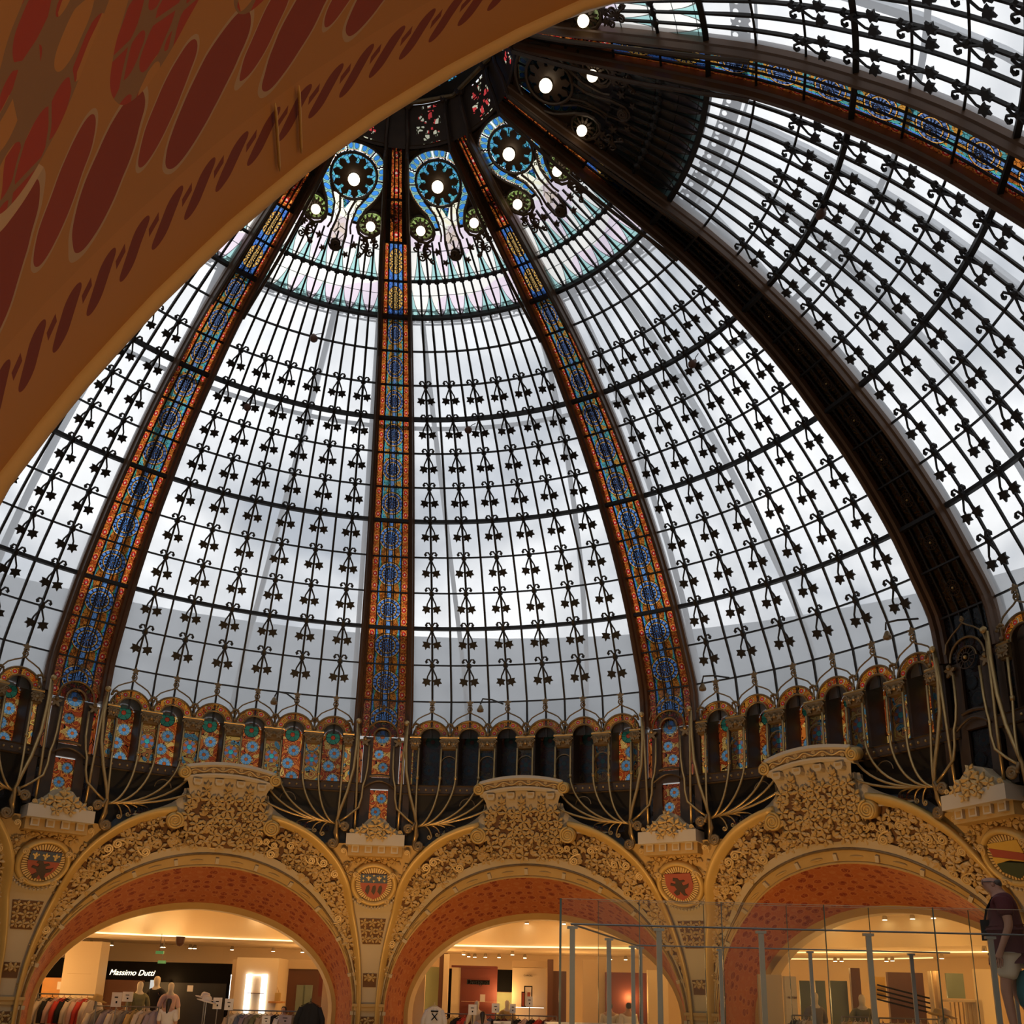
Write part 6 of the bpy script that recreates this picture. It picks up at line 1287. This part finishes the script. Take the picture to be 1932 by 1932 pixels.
# small cameras and lamp arms clipped to the glazing
def cam_on(az, k, c, kind, label):
    ph = frac(k, c); p = surf(k, ph, 0.0); e = root('glazing_camera' if kind == 'cam' else 'lamp_arm', az, p, label, 'camera' if kind == 'cam' else 'lamp'); mt = sframe(k, ph, 0.0)
    if kind == 'cam':
        b = MB(); b.lathe([(0.03, 0.0), (0.03, 0.06), (0.065, 0.09), (0.075, 0.15), (0.05, 0.20), (0.001, 0.22)], 12, mt); b.build('housing', 'shop_brown', e, True)
        MB().tube([mt @ Vector(q) for q in ((0, 0, 0.02), (0.06, -0.05, 0.03), (0.14, -0.08, 0.02))], 0.008, 5).build('cable', 'iron', e)
    else:
        b = MB(); b.tube([mt @ Vector(q) for q in ((0.45, -0.02, 0.02), (0.25, -0.10, 0.30), (0.05, -0.12, 0.34), (0, 0.0, 0.34))], 0.018, 6); b.build('arm', 'iron', e)
        b = MB(); b.lathe([(0.03, 0.0), (0.075, 0.10), (0.07, 0.14), (0.02, 0.16)], 10, mt @ Matrix.Translation((0, 0.02, 0.32)) @ Matrix.Rotation(-1.2, 4, 'X')); b.build('lamp_head', 'gilt_dark', e)
for az, k, c, kd, lb in ((108, 3.42, 2.8, 'cam', 'small dark camera on the glass left of the upright rib'), (72, 3.26, 4.15, 'cam', 'small dark camera on the glass right of the upright rib'), (0, 3.08, 6.45, 'cam', 'small dark camera on the bright glass beyond the dark rib'), (36, 3.28, 7.2, 'cam', 'small dark camera on the glass before the dark rib'),
        (108, 0.96, 6.25, 'cam', 'small dark clip on the top ring left of the upright rib'), (36, 10.84, 10.3, 'arm', 'bent lamp arm on the glass by the foot of the dark rib'), (108, 11.18, 7.8, 'arm', 'lamp arm over the left window arcade'), (72, 11.08, 3.65, 'arm', 'lamp arm over the middle window arcade'), (36, 11.0, 0.6, 'arm', 'lamp arm by the foot of the slanting rib')):
    cam_on(az, k, c, kd, lb)
# ------------------------------------------------------------------ glass walkway across the hall and the man on it
g = G('sheet_glass'); M['sheet_glass'] = g.glass((0.86, 0.87, 0.80), 0.008, (0.7, 0.72, 0.68), 0.014)
plain('glass_edge', (0.02, 0.06, 0.035), 0.2, 0, 0.1); plain('post_steel', (0.30, 0.30, 0.29), 0.35, 0.6, 0.1)
DN, DF = 9.8, 13.5; DECK = -6.43
xl, xr = stage(1078, 1757, DN).x, stage(2100, 1748, DN).x; zt = stage(1430, 1752, DN).z; xlf = stage(1200, 1781, DF).x
e = thing('walkway_deck', 'glass walkway deck crossing the hall under the walking man', 'walkway', SW((xl + xr) / 2, (DN + DF) / 2, DECK - 0.2))
sbox(MB(), xl - 0.1, DN - 0.15, DECK - 0.12, xr, DF + 0.15, DECK).build('deck', 'floor_stone', e); sbox(MB(), xl - 0.1, DN - 0.2, DECK - 0.35, xr, DN - 0.05, DECK - 0.02).build('edge_beam', 'post_steel', e); sbox(MB(), xl - 0.1, DF + 0.05, DECK - 0.35, xr, DF + 0.2, DECK - 0.02).build('edge_beam', 'post_steel', e)
def railing(label, pts, posts, th, group):
    """pts: rail polyline in stage x, y ; posts: stage x, y"""
    c = pts[0]; e = thing('railing', label, 'railing', SW(c[0], c[1], DECK)); MB().tube([SW(x, y, zt) for x, y in pts], 0.010, 6).build('handrail', 'rail_steel', e)
    for x, y in posts:
        b = MB(); sbox(b, x - th / 2, y - 0.012, DECK, x + th / 2, y + 0.012, zt - 0.03); sbox(b, x - th, y - 0.02, zt - 0.045, x + th, y + 0.02, zt - 0.02); b.build('post', 'post_steel', e)
    return e
px_n = [1080, 1243, 1435, 1637, 1866, 2060]; pn = [(stage(p, 1752, DN).x, DN) for p in px_n]
railing('nearer steel handrail with flat posts in front of the walking man', [(xl, DN), (xr, DN)], pn, 0.050, None)
px_f = [1208, 1358, 1527, 1717, 1905]; pf = [(stage(p, 1781, DF).x, DF) for p in px_f]
railing('farther steel handrail behind the walking man', [(xlf, DF), (xr, DF)], pf, 0.046, None)
railing('short end handrail joining the two long handrails', [(xl, DN), (xlf, DF)], [(xl + (xlf - xl) * f, DN + (DF - DN) * f) for f in (0.5, 0.93)], 0.05, None)
def glass_sheets(dist, edges, ztop, where, green):
    for i, (a, c) in enumerate(zip(edges, edges[1:])):
        xa, xc = stage(a, 1800, dist).x, stage(c, 1800, dist).x
        e = thing('glass_sheet', ('first', 'second', 'third', 'fourth', 'fifth', 'sixth')[i] + ' sheet of the %s glass screen from the left' % where, 'glass screen', SW((xa + xc) / 2, dist, DECK), 'glass sheets of the %s screen' % where)
        b = MB(); b.quad(SW(xa + 0.006, dist, DECK), SW(xc - 0.006, dist, DECK), SW(xc - 0.006, dist, ztop), SW(xa + 0.006, dist, ztop)); b.build('pane', 'sheet_glass', e)
        w_ = 0.020 if (i == 0 and green) else 0.007
        sbox(MB(), xa - w_ / 2, dist - 0.008, DECK, xa + w_ / 2, dist + 0.008, ztop).build('edge', 'glass_edge', e); sbox(MB(), xa, dist - 0.006, ztop - 0.004, xc, dist + 0.006, ztop).build('top_edge', 'glass_edge' if False else 'sheet_edge', e)
plain('sheet_edge', (0.45, 0.42, 0.32), 0.3, 0, 0.05)
glass_sheets(DN - 0.25, [1057, 1207, 1364, 1560, 1768, 2010], stage(1057, 1695, DN - 0.25).z, 'nearer', True)
glass_sheets(DF + 0.25, [1129, 1330, 1488, 1645, 1835, 2010], stage(1129, 1700, DF + 0.25).z, 'farther', False)
# --- the man
plain('skin_man', (0.40, 0.20, 0.13), 0.55, 0, 0.10, 9.0); plain('hair_grey', (0.07, 0.05, 0.04), 0.7, 0, 0.3, 25)
DM = 11.4; top = stage(1882, 1640, DM); hgt = top.z - DECK; s = hgt / 1.765
e = D.objects.new('person', None); COL.objects.link(e); tag(e, 'balding man in maroon shirt and pale shorts walking left on the walkway', 'person'); MY = YAW + PI - 0.42; place(e, SW(stage(1903, 1800, DM).x, DM, DECK), MY, s)
V = [(0, 0, .95), (0.01, 0, 1.10), (0, 0, 1.30), (0.01, 0, 1.43), (0.05, 0, 1.52), (0.095, 0, 1.595), (0.105, 0, 1.685),
     (0.0, .18, 1.42), (-.03, .25, 1.14), (.07, .25, .91), (.10, .245, .83), (0, -.18, 1.42), (.02, -.25, 1.14), (.12, -.23, .92), (.15, -.22, .84),
     (0, .09, .88), (.07, .10, .50), (.03, .10, .09), (.18, .11, .03), (0, -.09, .88), (-.02, -.10, .50), (-.22, -.10, .14), (-.08, -.10, .05),
     (.185, 0, 1.605), (.155, 0, 1.545)]
E_ = [(0, 1), (1, 2), (2, 3), (3, 4), (4, 5), (5, 6), (3, 7), (7, 8), (8, 9), (9, 10), (3, 11), (11, 12), (12, 13), (13, 14), (0, 15), (15, 16), (16, 17), (17, 18), (0, 19), (19, 20), (20, 21), (21, 22), (5, 23), (5, 24)]
Rr = [(0.17, 0.125), (0.165, 0.125), (0.175, 0.125), (0.12, 0.09), 0.065, (0.086, 0.105), (0.080, 0.095), 0.065, 0.047, 0.034, (0.04, 0.022), 0.065, 0.047, 0.034, (0.04, 0.022), 0.09, 0.062, 0.044, 0.034, 0.09, 0.062, 0.044, 0.034, 0.013, (0.035, 0.03)]
for (hx, hy, hz, sg) in ((.10, .245, .83, 10), (.15, -.22, .84, 14)):
    for q in range(5):
        n = len(V); dx = (q - 1.5) * 0.018 if q < 4 else 0.035; ln = (0.07, 0.085, 0.08, 0.065, 0.045)[q]
        V += [(hx + dx, hy + (0 if q < 4 else 0.01), hz - 0.045 if q < 4 else hz - 0.01), (hx + dx * 1.1 + 0.012, hy - 0.004, hz - 0.045 - ln if q < 4 else hz - 0.05)]
        E_ += [(sg, n), (n, n + 1)]; Rr += [0.010, 0.008]
skin('body', V, E_, Rr, 'skin_man', e)
skin('shirt', [V[i] for i in (0, 1, 2, 3)] + [(0.03, 0, 1.475)] + [V[7], (-.02, .225, 1.22), V[11], (.012, -.225, 1.22), (0, 0, 0.86)], [(0, 1), (1, 2), (2, 3), (3, 4), (3, 5), (5, 6), (3, 7), (7, 8), (0, 9)], [(0.205, 0.19), (0.215, 0.20), (0.215, 0.18), (0.15, 0.125), (0.08, 0.08), 0.10, 0.088, 0.10, 0.088, (0.205, 0.185)], 'cloth_maroon', e)
skin('shorts', [(0, 0, .92), (0, .095, .82), (.05, .105, .58), (0, -.095, .82), (-.015, -.105, .58)], [(0, 1), (1, 2), (0, 3), (3, 4)], [(0.18, 0.14), 0.115, 0.115, 0.115, 0.115], 'cloth_cream', e)
skin('hair', [(0.045, 0, 1.655), (0.032, 0, 1.60), (0.04, 0, 1.55)], [(0, 1), (1, 2)], [(0.078, 0.055), (0.090, 0.062), (0.066, 0.05)], 'hair_grey', e)
b = MB(); b.ball((0.075, 0.078, 1.60), 0.028, 8, 5, 0.8, 0.4, 1.2); b.ball((0.075, -0.078, 1.60), 0.028, 8, 5, 0.8, 0.4, 1.2); b.build('ears', 'skin_man', e, True, loc=(0, 0, 0))
b = MB(); b.tube([(0.17, 0.06, 1.625), (0.10, 0.085, 1.625), (0.06, 0.085, 1.615)], 0.005, 5); b.tube([(0.175 + 0.004 * math.cos(a), 0.04 + 0.028 * math.cos(a), 1.62 + 0.024 * math.sin(a)) for a in [2 * PI * i / 12 for i in range(12)]], 0.004, 4, True); b.build('glasses', 'black_metal', e, False, loc=(0, 0, 0))
b = MB(); b.ball((0.155, 0.045, 1.62), 0.012, 8, 5); b.build('eye', 'black_metal', e, True, loc=(0, 0, 0))
for sg, ax in ((1, (.03, .10)), (-1, (-.22, -.10))):
    b = MB(); b.ball((ax[0] + 0.07, ax[1], 0.05 if sg > 0 else 0.09), 0.055, 10, 6, 2.3, 0.85, 0.8); b.build('shoe', 'black_metal', e, True, loc=(0, 0, 0))
# bags he carries
pm = Matrix.Translation(e.location) @ Matrix.Rotation(MY, 4, 'Z') @ Matrix.Scale(s, 4)
def held(name, label, cat, c, fn):
    p = pm @ Vector(c); h = D.objects.new(name, None); COL.objects.link(h); tag(h, label, cat); place(h, p, MY, s); fn(h); return h
def f1(h):
    b = MB(); b.lathe([(0.001, 0.0), (0.06, 0.0), (0.11, 0.03), (0.13, 0.15), (0.12, 0.28), (0.07, 0.38), (0.02, 0.40)], 14, Matrix.Diagonal((1, 0.55, 1, 1))); b.build('sack', 'cloth_teal', h, True); MB().tube([(0, 0, 0.38), (0.02, 0, 0.46), (0.05, 0, 0.52)], 0.012, 6).build('handle', 'cloth_teal', h)
held('carrier_bag', 'teal carrier bag hanging behind the walking man', 'bag', (-0.16, 0.05, 0.30), f1)
def f2(h):
    b = MB(); b.box((-0.045, -0.10, 0.0), (0.045, 0.10, 0.21)); b.build('pouch', 'shop_black', h); MB().tube([(0, 0.08, 0.20), (-0.03, 0.10, 0.32), (-0.10, 0.11, 0.44), (-0.20, 0.11, 0.47)], 0.014, 5).build('strap', 'shop_black', h)
held('shoulder_bag', 'black bag worn at the front of the walking man', 'bag', (0.20, 0.04, 1.0), f2)
